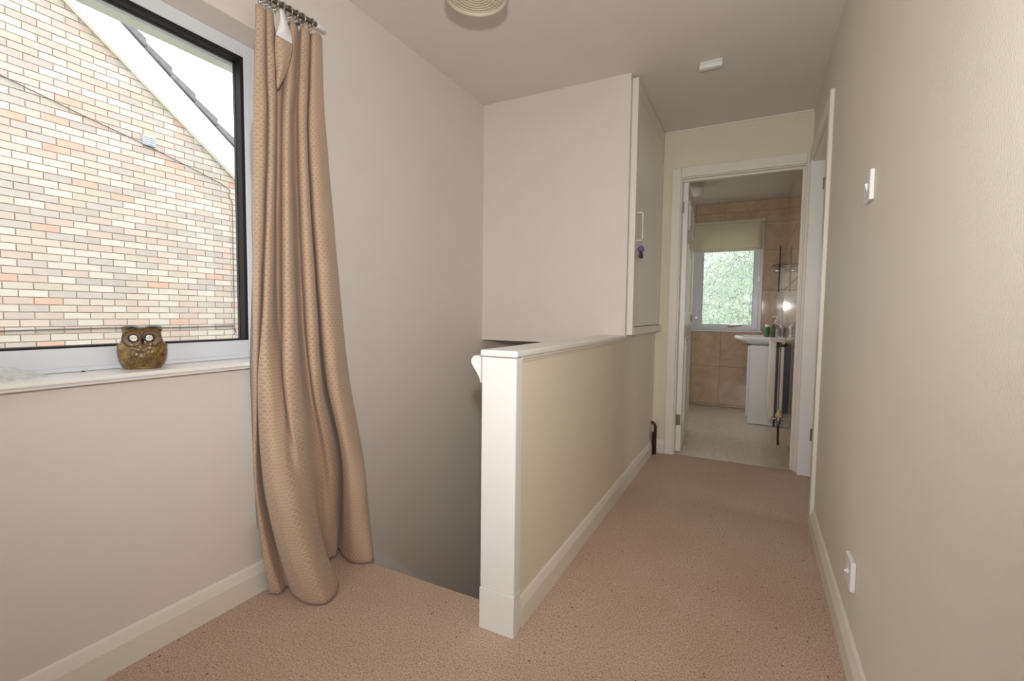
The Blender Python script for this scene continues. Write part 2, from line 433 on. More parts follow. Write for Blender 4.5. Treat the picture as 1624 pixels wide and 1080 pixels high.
# end wall around the bathroom doorway
bm = B()
box(bm, xL, dL-0.012, yE, by0, 0, zC); box(bm, dR+0.012, xR, yE, by0, 0, zC); box(bm, dL-0.012, dR+0.012, yE, by0, dH+0.012, zC)
struct('wall_end', bm, 'wall_yellow', 'yellow cream end wall around the bathroom doorway', 'wall')
# wall behind the camera with the opening of the added window
bm = B()
box(bm, xL, -1.20, yBK-0.12, yBK, 0, zC); box(bm, 0.10, xR, yBK-0.12, yBK, 0, zC)
box(bm, -1.20, 0.10, yBK-0.12, yBK, 0, 0.75); box(bm, -1.20, 0.10, yBK-0.12, yBK, 2.15, zC)
struct('wall_back', bm, 'wall_cream', 'cream wall behind the viewpoint with an added window', 'wall')
# half wall beside the stairs, carried on under the cupboard and down the stairwell
bm = B(); box(bm, -0.7625, -0.652, 1.311, yE, ZB, 0.884)
struct('wall_half', bm, 'wall_yellow', 'cream half height wall between stairs and corridor', 'wall')
# bulkhead over the stairs
bm = B(); box(bm, xL, -0.645, yB, yE, 0.885, zC); box(bm, xL, -0.7635, yB, yE, 0.847, 0.8855)
struct('wall_bulkhead', bm, 'wall_cream', 'cream boxed bulkhead wall above the stairs', 'wall')
# lower stairwell enclosure
bm = B(); box(bm, xL, -0.652, 4.8, 4.9, ZB, -0.2); struct('wall_stairwell_end', bm, 'wall_cream', 'cream wall at the foot of the stairs', 'wall')
bm = B(); box(bm, xL-0.19, -0.6, 1.25, 4.9, ZB-0.1, ZB-0.001); struct('floor_downstairs', bm, 'carpet', 'carpeted floor at the foot of the stairs', 'carpet')
bm = B(); box(bm, -0.752, -0.652, yE+0.001, 4.8, ZB, -0.2); struct('wall_stairwell_right', bm, 'wall_cream', 'cream wall on the right of the lower stairs', 'wall')
bm = B(); box(bm, xL, -0.752, 1.27, 1.36, ZB, -0.2); struct('wall_stairwell_front', bm, 'wall_cream', 'cream wall under the landing edge', 'wall')

# stairs
st = thing('staircase', (-1.16, 1.5, ZB), 'carpeted flight of stairs descending beside the left wall', 'stairs')
n = 13; rise = -ZB/n; going = 0.225
for k in range(1, n):
    bm = B(); y0 = sy0+0.005+(k-1)*going
    box(bm, xL+0.016, sx1-0.004, y0-0.005, y0+going, -k*rise-0.05, -k*rise); box(bm, xL+0.016, sx1-0.004, y0+going-0.03, y0+going, -(k+1)*rise, -k*rise-0.05)
    obj('tread', bm, 'carpet', st)
sl = rise/going
bm = B()
y2 = 4.3
prism(bm, [(1.39, 0.105), (1.39, -0.25), (y2, -0.25-sl*(y2-1.39)), (y2, 0.105-sl*(y2-1.39))], 0, xL+0.001, xL+0.016)
obj('string_board', bm, 'gloss_white', st)['label'] = 'white painted string board along the wall'

# ------------------------------------------------------------------ baseboards
def skirt_profile(h, t): return [(0, 0), (t, 0), (t, h*0.68), (t*0.45, h*0.95), (t*0.2, h), (0, h)]
bm = B(); prism(bm, [(xL+a, b) for a, b in skirt_profile(0.107, 0.018)], 1, yBK, 1.39)
struct('baseboard_left', bm, 'trim_cream', 'cream bevelled baseboard below the left window', 'baseboard')
bm = B(); prism(bm, [(xR-a, b) for a, b in skirt_profile(0.10, 0.018)], 1, yBK, ry0-0.062)
struct('baseboard_right', bm, 'trim_cream', 'cream bevelled baseboard along the right wall', 'baseboard')
bm = B(); prism(bm, [(-0.652+a, b) for a, b in skirt_profile(0.098, 0.015)], 1, 1.325, yE)
struct('baseboard_half_wall', bm, 'trim_cream', 'cream bevelled baseboard along the half wall', 'baseboard')
bm = B(); prism(bm, [(yE-a, b) for a, b in skirt_profile(0.098, 0.015)], 0, -0.652, -0.566)
struct('baseboard_end', bm, 'trim_cream', 'short cream baseboard beside the bathroom doorway', 'baseboard')

# newel end panel, cap, handrail
nw = thing('newel_post', (-0.70, 1.29, 0), 'white painted end post closing the half wall', 'post')
bm = B(); box(bm, -0.7600, -0.6375, 1.265, 1.31, 0.0, 0.882); bevel(bm, 0.004)
obj('post_board', bm, 'gloss_white', nw)
bm = B(); box(bm, -0.7615, -0.6365, 1.2643, 1.3105, 0.0, 0.135); bevel(bm, 0.001, 1)
obj('plinth', bm, 'gloss_white', nw)
cp = thing('wall_cap', (-0.70, 1.9, 0.88), 'white painted timber capping on top of the half wall', 'capping')
bm = B(); box(bm, -0.765, -0.634, 1.262, yB, 0.884, 0.905); bevel(bm, 0.006, 3)
obj('cap_board', bm, 'gloss_white', cp)
bm = B(); prism(bm, [(-0.652, 0.884), (-0.638, 0.884), (-0.640, 0.876), (-0.646, 0.872), (-0.647, 0.866), (-0.652, 0.864)], 1, 1.3105, yB)
obj('cap_moulding', bm, 'trim_cream', cp)
# pig's-ear handrail fixed on the stair side, seen end-on
prof = []
cx, cz, rr = -0.7800, 0.866, 0.0195
for k in range(15):
    a = math.radians(48+k*177/14); prof.append((cx+rr*math.cos(a), cz+rr*math.sin(a)))
prof += [(-0.787, 0.842), (-0.777, 0.828), (-0.769, 0.814), (-0.765, 0.800), (-0.7635, 0.800), (-0.7635, 0.880)]
rail = bmesh.new()
secs = []
path = [(1.2665, 0.0), (1.33, 0.0), (1.40, -0.02), (2.2, -0.02-0.8*sl), (3.3, -0.02-1.9*sl)]
for y, dz in path: secs.append([rail.verts.new((p[0]+0.0, y, p[1]+dz)) for p in prof])
for a, b in zip(secs, secs[1:]):
    for i in range(len(prof)): rail.faces.new((a[i], a[(i+1) % len(prof)], b[(i+1) % len(prof)], b[i]))
rail.faces.new(secs[0]); rail.faces.new(secs[-1][::-1]); bmesh.ops.recalc_face_normals(rail, faces=rail.faces[:])
tag(obj('handrail', rail, 'gloss_white', None, True), 'white rounded handrail on the stair side of the half wall', 'handrail')

# ------------------------------------------------------------------ left window
w1 = thing('window_1', (xL-0.15, 0.43, wz0), 'large white framed window looking onto a brick gable', 'window', kind='structure')
fx0, fx1 = xL-0.175, xL-0.118          # frame depth; inner face of the frame
gy0, gy1, gz0, gz1 = wy0+0.05, 1.115, 0.908, 1.937
for nm, a in (('frame_jamb', (gy1, wy1, wz0, wz1)), ('frame_jamb', (wy0, gy0, wz0, wz1)), ('frame_head', (gy0, gy1, gz1, wz1)), ('frame_sill', (gy0, gy1, wz0, gz0))):
    bm = B(); box(bm, fx0, fx1, *a); bevel(bm, 0.003)
    obj(nm, bm, 'upvc', w1)
for nm, a in (('bead', (gy1-0.012, gy1-0.0002, gz0, gz1)), ('bead', (gy0+0.0002, gy0+0.012, gz0, gz1)), ('bead', (gy0+0.012, gy1-0.012, gz1-0.014, gz1-0.0002)), ('bead', (gy0+0.012, gy1-0.012, gz0+0.0002, gz0+0.006))):
    bm = B(); box(bm, fx0+0.01, fx1-0.002, *a); obj(nm, bm, 'gasket', w1)['label'] = 'black rubber glazing bead'
bm = B(); box(bm, fx0+0.022, fx0+0.027, gy0+0.012, gy1-0.012, gz0+0.006, gz1-0.014)
obj('pane', bm, 'glass', w1)
bm = B(); box(bm, fx0-0.055, fx0-0.004, wy0, wy1, wz1-0.068, wz1-0.002); obj('outer_lintel', bm, 'upvc', w1)
bm = B(); box(bm, fx1-0.001, fx1+0.012, wy0, wy1, wz0, wz0+0.012); bevel(bm, 0.003); obj('sill_bead', bm, 'upvc', w1)
bm = B(); box(bm, xL-0.175, xL+0.042, wy0-0.03, wy1+0.012, wz0-0.0215, wz0-0.0005)
ed = [e for e in bm.edges if all(v.co.x > xL for v in e.verts)]
bmesh.ops.bevel(bm, geom=ed, offset=0.009, segments=4, affect='EDGES')
struct('trim_2', bm, 'gloss_white', 'white rounded window sill board carrying the owl', 'sill', True)
# unseen window added behind the camera to brighten the landing
w2 = thing('added_window_2', (-0.62, yBK-0.06, 0.24), 'unseen white framed window added behind the viewpoint for daylight', 'window', kind='structure')
def wide_frame(par, u0, u1, z0, z1, mk):
    for nm, a in (('frame_jamb', (u0, u0+0.05, z0, z1)), ('frame_jamb', (u1-0.05, u1, z0, z1)), ('frame_head', (u0+0.05, u1-0.05, z1-0.05, z1)), ('frame_sill', (u0+0.05, u1-0.05, z0, z0+0.05))):
        bm = B(); mk(bm, a[0], a[1], a[2], a[3], 0.0, 0.06); bevel(bm, 0.003); obj(nm, bm, 'upvc', par)
    bm = B(); mk(bm, u0+0.05, u1-0.05, z0+0.05, z1-0.05, 0.027, 0.033); obj('pane', bm, 'glass', par)
wide_frame(w2, -1.20, 0.10, 0.75, 2.15, lambda bm, a, b, c, d, e, f: box(bm, a, b, yBK-0.09+e, yBK-0.09+f, c, d))
w4 = thing('added_window_4', (2.25, 2.8, 0.8), 'unseen white framed window added in the side room for daylight', 'window', kind='structure')  # unseen window added so daylight reaches the corridor through the side door
wide_frame(w4, 2.25, 2.95, 0.90, 2.00, lambda bm, a, b, c, d, e, f: box(bm, 2.22+e, 2.22+f, a, b, c, d))

# ------------------------------------------------------------------ doorways
def arch_x(name, bms, lab): return struct(name, bms, 'trim_cream', lab, 'door frame')
d1 = thing('door_1', (-0.125, yE, 0), 'cream door frame around the bathroom doorway', 'door frame', kind='structure')
ay0, ay1 = yE-0.018, yE
zdo = 2.060
for nm, a in (('architrave', (-0.565, dL-0.006, 0.0, zdo)), ('architrave', (dR+0.006, xR-0.0005, 0.0, zdo)), ('architrave', (dL-0.006, dR+0.006, dH+0.006, zdo))):
    bm = B(); box(bm, a[0], a[1], ay0, ay1, a[2], a[3]); bevel(bm, 0.005, 2); obj(nm, bm, 'trim_cream', d1)
for nm, a in (('jamb', (dL-0.012, dL, 0.0, dH+0.012)), ('jamb', (dR, dR+0.012, 0.0, dH+0.012)), ('jamb', (dL, dR, dH, dH+0.012))):
    bm = B(); box(bm, a[0], a[1], yE, by0, a[2], a[3]); obj(nm, bm, 'trim_cream', d1)
bm = B(); box(bm, dR-0.012, dR, yE+0.035, yE+0.07, 0, dH); obj('door_stop', bm, 'trim_cream', d1)
bm = B(); box(bm, dL, dR-0.012, yE+0.035, yE+0.07, dH-0.012, dH); obj('door_stop', bm, 'trim_cream', d1)

def hinge(par, x0, x1, y0, y1, z, mat):
    bm = B(); box(bm, x0, x1, y0, y1, z-0.038, z+0.038)
    h = obj('hinge', bm, mat, par)
    for k in (-0.026, 0, 0.026):
        bs = B(); lathe(bs, ((x0+x1)/2, y0-0.0008, z+k), [(0.004, 0), (0.0035, 0.0006)], 10, (0, -1, 0)); obj('screw', bs, 'dark_fin', h)
# bathroom door leaf, folded back against the left
dr = thing('door_2', (-0.47, 3.66, 0), 'white panelled bathroom door standing open on the left', 'door', kind='structure')
ang = math.radians(92.8); hx, hy = -0.462, 3.640
du = Vector((math.cos(ang), math.sin(ang), 0)); dn = Vector((-du.y, du.x, 0))   # along the leaf, and towards its left side
def dbox(l0, l1, t0, t1, z0, z1, bev=0):
    b_ = B(); box(b_, l0, l1, t0, t1, z0, z1)
    if bev: bevel(b_, bev)
    for v in b_.verts: v.co = Vector((hx, hy, v.co.z)) + du*v.co.x + dn*v.co.y
    return b_
obj('leaf', dbox(0, 0.735, 0, 0.035, 0.008, 1.975, 0.002), 'gloss_white', dr)
for z0, z1 in ((0.2, 0.85), (1.05, 1.55), (1.65, 1.87)):
    for l0, l1 in ((0.10, 0.335), (0.40, 0.635)):
        p_ = obj('panel_moulding', dbox(l0, l1, -0.007, 0.001, z0, z1, 0.003), 'gloss_white', dr)
        obj('panel_field', dbox(l0+0.03, l1-0.03, -0.012, -0.006, z0+0.03, z1-0.03, 0.004), 'gloss_white', p_)
hp = Vector((hx, hy, 1.0))+du*0.665
bm = B(); lathe(bm, hp-dn*0.0, [(0.026, 0), (0.026, 0.006), (0.016, 0.009)], 20, -dn); hd = obj('handle_rose', bm, 'brass', dr, True)
bm = B(); tube(bm, [hp, hp-dn*0.035, hp-dn*0.045-du*0.012, hp-dn*0.047-du*0.06, hp-dn*0.045-du*0.10], [0.008, 0.008, 0.009, 0.009, 0.0075], 10); obj('lever_handle', bm, 'chrome', hd, True)
for z in (1.80, 0.245): 
    b_ = dbox(-0.0015, 0.0, 0.006, 0.030, z-0.04, z+0.04); h_ = obj('hinge', b_, 'steel' if z < 1 else 'chrome', dr)
    obj('knuckle', lathe(B(), Vector((hx, hy, z-0.04))+dn*0.033-du*0.004, [(0.005, 0), (0.005, 0.08)], 10), 'chrome', h_, True)

# right doorway
d3 = thing('door_3', (xR, 3.1, 0), 'cream door frame of the side room in the right wall', 'door frame', kind='structure')
bm = B(); box(bm, xR-0.018, xR, ry0-0.060, ry0+0.002, 0, zdo); bevel(bm, 0.004); obj('architrave', bm, 'trim_cream', d3)
bm = B(); box(bm, xR-0.018, xR, ry0+0.002, yE-0.019, 1.995, zdo); bevel(bm, 0.004); obj('architrave', bm, 'trim_cream', d3)
bm = B(); box(bm, xR-0.0005, xR+0.12, ry0-0.001, ry0+0.010, 0, 2.0); obj('jamb', bm, 'trim_cream', d3)
bm = B(); box(bm, xR-0.012, xR+0.12, ry1-0.030, ry1+0.001, 0, 2.0); jb = obj('jamb', bm, 'gloss_white', d3)
bm = B(); box(bm, xR-0.0005, xR+0.12, ry0+0.010, ry1-0.030, 1.985, 2.0); obj('jamb', bm, 'trim_cream', d3)
hinge(d3, xR+0.055, xR+0.080, ry1-0.0320, ry1-0.0305, 1.845, 'steel'); hinge(d3, xR+0.052, xR+0.077, ry1-0.0320, ry1-0.0305, 0.27, 'steel')
# open door leaf and walls of the side room
d4 = thing('door_4', (xR+0.45, 3.52, 0), 'white side room door standing wide open past the right doorway', 'door', kind='structure')
bm = B(); box(bm, xR+0.123, xR+0.85, 3.502, 3.537, 0.008, 1.975); bevel(bm, 0.002); obj('leaf', bm, 'gloss_white', d4)
bm = B(); lathe(bm, (xR+0.79, 3.502, 1.0), [(0.024, 0), (0.024, 0.006), (0.009, 0.008), (0.009, 0.03), (0.024, 0.045), (0.02, 0.06)], 18, (0, -1, 0)); obj('knob', bm, 'brass', d4, True)
bm = B(); box(bm, xR+0.12, 2.2, yE+0.02, yE+0.12, -0.2, zC); box(bm, xR+0.12, 2.2, 1.9, 2.0, -0.2, zC); box(bm, 2.2, 2.3, 1.9, 2.25, -0.2, zC); box(bm, 2.2, 2.3, 2.95, yE+0.12, -0.2, zC); box(bm, 2.2, 2.3, 2.25, 2.95, -0.2, 0.90); box(bm, 2.2, 2.3, 2.25, 2.95, 2.00, zC)
struct('wall_side_room', bm, 'wall_yellow', 'cream walls of the side room beyond the right doorway', 'wall')
bm = B(); box(bm, xR+0.121, 2.2, 2.0, yE+0.02, -0.2, 0); struct('floor_side_room', bm, 'carpet', 'carpet of the side room beyond the right doorway', 'carpet')
bm = B(); box(bm, xR+0.151, 2.3, 1.9, yE+0.12, zC, zC+0.1); struct('ceiling_side_room', bm, 'ceiling', 'ceiling of the side room beyond the right doorway', 'ceiling')
# thin cove bead where end wall meets the ceiling
bm = B(); box(bm, -0.62, xR-0.001, yE-0.010, yE, zC-0.012, zC-0.0005); bevel(bm, 0.003); struct('trim_3', bm, 'trim_cream', 'thin bead where the end wall meets the ceiling', 'trim')

# ------------------------------------------------------------------ cupboard over the stairs
cb = thing('cupboard', (-0.63, 3.1, 0.905), 'flush cream cupboard built into the bulkhead beside the corridor', 'cupboard')
def cbox(name, y0, y1, z0, z1, x0, x1, mat='trim_cream', par=None, bev=0.002):
    b_ = B(); box(b_, x0, x1, y0, y1, z0, z1)
    if bev: bevel(b_, bev)
    return obj(name, b_, mat, par or cb)
cbox('stile', 2.655, 2.685, 0.905, zC-0.012, -0.645, -0.612)
cbox('stile', 3.515, yE-0.001, 0.950, zC-0.012, -0.645, -0.626, 'wall_yellow')
cbox('top_rail', 2.685, 3.515, 2.245, zC-0.004, -0.645, -0.624)
cbox('sill_rail', 2.685, yE-0.001, 0.905, 0.948, -0.645, -0.610)
cdr = cbox('door', 2.690, 3.512, 0.952, 2.240, -0.642, -0.624)
for z in (1.24, 2.045):
    b_ = B(); box(b_, -0.6235, -0.620, 3.498, 3.524, z-0.03, z+0.03); obj('hinge', b_, 'trim_cream', cdr)
hy0 = 2.755
b_ = B(); tube(b_, [(-0.625, hy0, 1.445), (-0.598, hy0, 1.446), (-0.592, hy0, 1.452), (-0.592, hy0, 1.598), (-0.598, hy0, 1.604), (-0.625, hy0, 1.605)], 0.0042, 8)
obj('handle', b_, 'plastic_white', cdr, True)
# purple ornament hanging from the cupboard handle
orn = thing('hanging_ornament', (-0.598, hy0, 1.37), 'small purple ornament hanging from the cupboard handle', 'ornament')
b_ = B(); tube(b_, [(-0.5975, hy0, 1.4405), (-0.597, hy0, 1.425), (-0.598, hy0, 1.41)], 0.0015, 6); obj('cord', b_, 'purple', orn)
b_ = B(); lathe(b_, (-0.598, hy0, 1.382), [(0.004, 0.034), (0.014, 0.026), (0.020, 0.014), (0.016, 0.002), (0.008, 0)][::-1], 14); obj('bow', b_, 'purple', orn, True)
for s in (-1, 1):
    b_ = B(); prism(b_, [(hy0+s*0.003, 1.385), (hy0+s*0.026, 1.374), (hy0+s*0.036, 1.350), (hy0+s*0.004, 1.343)], 0, -0.604, -0.592); obj('petal', b_, 'mauve', orn)

# ------------------------------------------------------------------ wall plates and ceiling items
sw = thing('light_switch', (xR, 1.70, 1.36), 'white light switch high on the right wall', 'switch')
bm = B(); box(bm, xR-0.012, xR-0.0005, 1.655, 1.741, 1.352, 1.438); bevel(bm, 0.003); obj('plate', bm, 'plastic_white', sw)
bm = B(); prism(bm, [(xR-0.012, 1.405), (xR-0.018, 1.403), (xR-0.0125, 1.383), (xR-0.012, 1.383)], 1, 1.690, 1.706); obj('rocker', bm, 'plastic_white', sw)
for y in (1.668, 1.728):
    bm = B(); lathe(bm, (xR-0.012, y, 1.395), [(0.003, 0), (0.0028, 0.0006)], 10, (-1, 0, 0)); obj('screw', bm, 'plastic_white', sw)
so = thing('aerial_socket', (xR, 1.66, 0.23), 'white aerial socket low on the right wall above the baseboard', 'socket')
bm = B(); box(bm, xR-0.014, xR-0.0005, 1.612, 1.698, 0.230, 0.316); bevel(bm, 0.003); obj('plate', bm, 'plastic_white', so)
bm = B(); lathe(bm, (xR-0.014, 1.655, 0.273), [(0.008, 0), (0.008, 0.003), (0.0045, 0.004), (0.0045, 0.009)], 14, (-1, 0, 0)); obj('outlet', bm, 'plastic_white', so, True)
for y in (1.625, 1.685):
    bm = B(); lathe(bm, (xR-0.014, y, 0.273), [(0.003, 0), (0.0028, 0.0006)], 10, (-1, 0, 0)); obj('screw', bm, 'plastic_white', so)

sm = thing('ceiling_alarm', (-0.252, 2.686, zC-0.035), 'small white rectangular alarm box on the corridor ceiling', 'alarm')
bm = B(); box(bm, -0.308, -0.196, 2.668, 2.704, zC-0.034, zC-0.008); bevel(bm, 0.006, 3); obj('case', bm, 'plastic_white', sm, True)
bm = B(); box(bm, -0.304, -0.200, 2.671, 2.701, zC-0.008, zC-0.0005); obj('base_plate', bm, 'plastic_white', sm)
bm = B(); lathe(bm, (-0.252, 2.69, zC-0.034), [(0.004, 0), (0.004, 0.002)], 10, (0, 0, -1)); obj('test_button', bm, 'plastic_white', sm)

lp = thing('pendant_lamp', (-0.883, 1.415, 2.09), 'cream pendant lampshade hanging from the landing ceiling', 'lamp')
lx, ly, lz, lr = -0.883, 1.415, 2.095, 0.105
bm = B(); lathe(bm, (lx, ly, zC-0.022), [(0.018, 0), (0.036, 0.006), (0.04, 0.0215)], 20); obj('ceiling_rose', bm, 'plastic_white', lp, True)
bm = B(); tube(bm, [(lx, ly, zC-0.02), (lx, ly, 2.22)], 0.0035, 8); obj('cord', bm, 'plastic_white', lp)
bm = B(); lathe(bm, (lx, ly, 2.165), [(0.016, 0), (0.019, 0.02), (0.019, 0.05), (0.008, 0.062)], 16); obj('lamp_holder', bm, 'plastic_white', lp, True)
bm = B(); lathe(bm, (lx, ly, lz), [(lr, 0), (lr+0.004, 0.03), (lr, 0.07), (lr*0.86, 0.105), (lr*0.5, 0.122), (0.02, 0.126), (0.02, 0.123), (lr*0.49, 0.119), (lr*0.84, 0.102), (lr-0.004, 0.069), (lr-0.001, 0.03), (lr-0.004, 0)], 48, cap=False)
obj('lamp_shade', bm, 'shade', lp, True)
bm = B(); torus(bm, (lx, ly, lz), lr-0.004, 0.0075, (0, 0, 1), 48, 8); obj('shade_rim', bm, 'shade', lp, True)
lat = bmesh.new()
for k in range(7): torus(lat, (lx, ly, lz+0.002), 0.014+0.0125*k, 0.0022, (0, 0, 1), 40, 5)
for k in range(36):
    a = 2*PI*k/36; tube(lat, [(lx+0.016*math.cos(a), ly+0.016*math.sin(a), lz+0.003), (lx+0.098*math.cos(a+0.12), ly+0.098*math.sin(a+0.12), lz+0.003)], 0.0016, 5)
obj('lattice_diffuser', lat, 'shade', lp)
bm = B(); lathe(bm, (lx, ly, lz+0.006), [(0.096, 0), (0.096, 0.002)], 40); obj('diffuser_backing', bm, 'shade', lp)

# copper pipe and broken plaster in the corner
pp = thing('copper_pipe', (-0.622, 3.50, 0), 'bent dark copper pipe rising from the carpet in the corridor corner', 'pipe')
arc = [(-0.622, 3.505, 0.001), (-0.622, 3.505, 0.13), (-0.622, 3.505, 0.20)]
for k in range(1, 9):
    a = math.radians(k*90/8); arc.append((-0.652+0.030*math.cos(a)+0.0, 3.505, 0.20+0.035*math.sin(a)))
arc.append((-0.670, 3.505, 0.235))
bm = B(); tube(bm, arc, 0.011, 12); obj('pipe', bm, 'copper', pp, True)
bm = B(); tube(bm, [(-0.634, 3.478, 0.002), (-0.634, 3.478, 0.17)], 0.0075, 10); obj('thin_pipe', bm, 'copper', pp, True)
bm = B(); box(bm, -0.6385, -0.632, 3.485, 3.497, 0.03, 0.18); bevel(bm, 0.002); obj('pipe_clip', bm, 'plaster', pp)

# ------------------------------------------------------------------ curtain and rod
Q = {}
rows = [
 (2.035, [(406,-1.53),(407,-1.495),(416,-1.485),(421,-1.50),(425,-1.485),(431,-1.49),(435,-1.53),(447,-1.53),(457,-1.50),(466,-1.485),(473,-1.51),(476,-1.515),(480,-1.485),(488,-1.485),(492,-1.515),(496,-1.49),(503,-1.485),(510,-1.50),(507,-1.53)]),
 (1.86, [(405,-1.53),(406,-1.49),(416,-1.48),(422,-1.505),(426,-1.475),(434,-1.48),(438,-1.53),(446,-1.525),(453,-1.49),(462,-1.475),(468,-1.51),(473,-1.515),(477,-1.475),(486,-1.475),(490,-1.52),(494,-1.48),(503,-1.475),(512,-1.49),(508,-1.53)]),
 (1.65, [(403,-1.53),(404,-1.49),(418,-1.475),(424,-1.51),(428,-1.475),(435,-1.475),(438,-1.53),(446,-1.52),(450,-1.47),(458,-1.46),(463,-1.505),(470,-1.515),(475,-1.465),(484,-1.46),(488,-1.52),(492,-1.47),(505,-1.46),(518,-1.49),(512,-1.54)]),
 (1.03, [(401,-1.53),(404,-1.48),(411,-1.475),(415,-1.515),(420,-1.455),(430,-1.46),(438,-1.525),(446,-1.51),(451,-1.435),(464,-1.425),(472,-1.50),(481,-1.51),(486,-1.435),(499,-1.425),(505,-1.52),(510,-1.435),(528,-1.42),(541,-1.49),(534,-1.54)]),
 (0.75, [(402,-1.52),(403,-1.49),(407,-1.485),(409,-1.52),(412,-1.45),(428,-1.415),(446,-1.43),(450,-1.46),(455,-1.40),(472,-1.40),(481,-1.48),(492,-1.49),(497,-1.425),(508,-1.43),(514,-1.525),(521,-1.43),(536,-1.40),(553,-1.45),(546,-1.53)]),
 (0.42, [(405,-1.53),(405,-1.50),(408,-1.49),(416,-1.53),(422,-1.44),(436,-1.375),(456,-1.345),(470,-1.35),(482,-1.365),(492,-1.40),(499,-1.47),(511,-1.49),(522,-1.46),(533,-1.475),(541,-1.525),(545,-1.435),(556,-1.385),(575,-1.39),(572,-1.49)]),
 (0.15, [(418,-1.525),(420,-1.50),(428,-1.485),(440,-1.51),(448,-1.43),(465,-1.35),(484,-1.318),(499,-1.312),(508,-1.335),(512,-1.40),(508,-1.47),(515,-1.50),(526,-1.495),(535,-1.495),(541,-1.535),(547,-1.455),(561,-1.39),(585,-1.365),(583,-1.46)]),
 (0.006,[(428,-1.515),(433,-1.50),(445,-1.478),(457,-1.49),(468,-1.42),(488,-1.345),(505,-1.308),(519,-1.290),(533,-1.305),(535,-1.355),(524,-1.46),(520,-1.51),(527,-1.515),(533,-1.51),(537,-1.54),(546,-1.47),(563,-1.40),(591,-1.352),(588,-1.45)]),
]
def cr(p0, p1, p2, p3, t):
    return 0.5*((2*p1)+(-p0+p2)*t+(2*p0-5*p1+4*p2-p3)*t*t+(-p0+3*p1-3*p2+p3)*t*t*t)
def crow(pts, n):
    out = []; m = len(pts)
    for i in range(n+1):
        s = i/n*(m-1); k = min(int(s), m-2); t = s-k
        q = [pts[max(0, min(m-1, k+d))] for d in (-1, 0, 1, 2)]
        out.append(cr(*q, t))
    return out
def drape(rows, NU, NV):
    dense = [crow([px_xz(px, x, z) for px, x in r], NU) for z, r in rows]
    zs = [z for z, _ in rows]; out = []
    for i in range(NV+1):
        z = zs[0]+(zs[-1]-zs[0])*i/NV
        k = 0
        while k < len(zs)-2 and z < zs[k+1]: k += 1
        t = (z-zs[k])/(zs[k+1]-zs[k])
        row = []
        for j in range(NU+1):
            g = lambda d: dense[max(0, min(len(zs)-1, k+d))][j]
            # monotone-ish hermite with finite slopes in z
            def slope(a):
                lo, hi = max(0, a-1), min(len(zs)-1, a+1)
                return (dense[hi][j]-dense[lo][j])/(zs[hi]-zs[lo])
            h = zs[k+1]-zs[k]; t2, t3 = t*t, t*t*t
            p = (2*t3-3*t2+1)*dense[k][j]+(t3-2*t2+t)*h*slope(k)+(-2*t3+3*t2)*dense[k+1][j]+(t3-t2)*h*slope(k+1)
            p.z = z
            nz = mnoise.noise(Vector((j*0.09, z*7, 3.1)))
            p.x += 0.003*nz*(1 if z < 1.9 else 0.3)
            p.x = max(p.x, -1.549)
            row.append(p)
        out.append(row)
    return out
def cloth_uv(g):
    acc = [0.0]; mid = len(g)//3
    for j in range(1, len(g[0])): acc.append(acc[-1]+(g[mid][j]-g[mid][j-1]).length)
    return [[(acc[j], p.z) for j, p in enumerate(r)] for r in g]
ct = thing('curtain', (-1.46, 1.22, 0.0), 'tan patterned curtain hanging to the floor beside the window', 'curtain')
G = drape(rows, 220, 130)
# the hem sags a little and the loose heading dips where the hooks came off
for i, r in enumerate(G):
    for j, p in enumerate(r):
        s = j/220*18
        if i < 22:
            w = max(0.0, 1-abs(s-7.0)/1.6); k = (1-i/22)
            p.z -= 0.10*w*k
            p.z += 0.004*math.sin(s*2.4)*k
            p.z += (-0.016+0.032*j/220)*k
bm = B(); grid(bm, G, cloth_uv(G))
fab = obj('fabric', bm, 'curtain', ct, 'all')
sd = fab.modifiers.new('thickness', 'SOLIDIFY'); sd.thickness = 0.0025; sd.offset = -1
# white lining showing at the window side
lrows = [(1.72, [(404,-1.545),(409,-1.54),(430,-1.548)]), (1.60, [(396,-1.53),(402,-1.54),(430,-1.55)]), (1.42, [(398,-1.535),(404,-1.54),(430,-1.55)]), (1.2, [(400,-1.535),(404,-1.54),(430,-1.55)]),
         (1.03, [(398.5,-1.525),(403,-1.54),(430,-1.55)]), (0.86, [(396,-1.52),(401,-1.535),(430,-1.55)]), (0.6, [(400,-1.53),(404,-1.54),(430,-1.55)]), (0.25, [(407,-1.54),(410,-1.545),(432,-1.55)])]
g2 = drape(lrows, 16, 60); bm = B(); grid(bm, g2)
ln = obj('lining', bm, 'lining', ct, 'all'); ln['label'] = 'white lining edge'
# loose heading folded forward, with its white backing
def patch(name, edges, mat, xo, bulge, nu=14, nv=14):
    out = []
    for i in range(nv+1):
        t = i/nv; s = t*(len(edges)-1); k = min(int(s), len(edges)-2); f = s-k
        a, b = edges[k], edges[k+1]
        L = (a[0]+(b[0]-a[0])*f, a[1]+(b[1]-a[1])*f); Rr = (a[2]+(b[2]-a[2])*f, a[3]+(b[3]-a[3])*f)
        row = []
        for j in range(nu+1):
            u = j/nu
            x = xo+bulge*math.sin(PI*u)*(0.4+0.6*math.sin(PI*min(1, t+0.1)))+0.0015*math.sin(9*t+5*u)
            row.append(on_axis(0, x, L[0]+(Rr[0]-L[0])*u, L[1]+(Rr[1]-L[1])*u))
        out.append(row)
    bm = B(); grid(bm, out, [[(p.y, p.z) for p in r] for r in out])
    o = obj(name, bm, mat, ct, 'all'); m_ = o.modifiers.new('thickness', 'SOLIDIFY'); m_.thickness = 0.003; m_.offset = 0
    return o
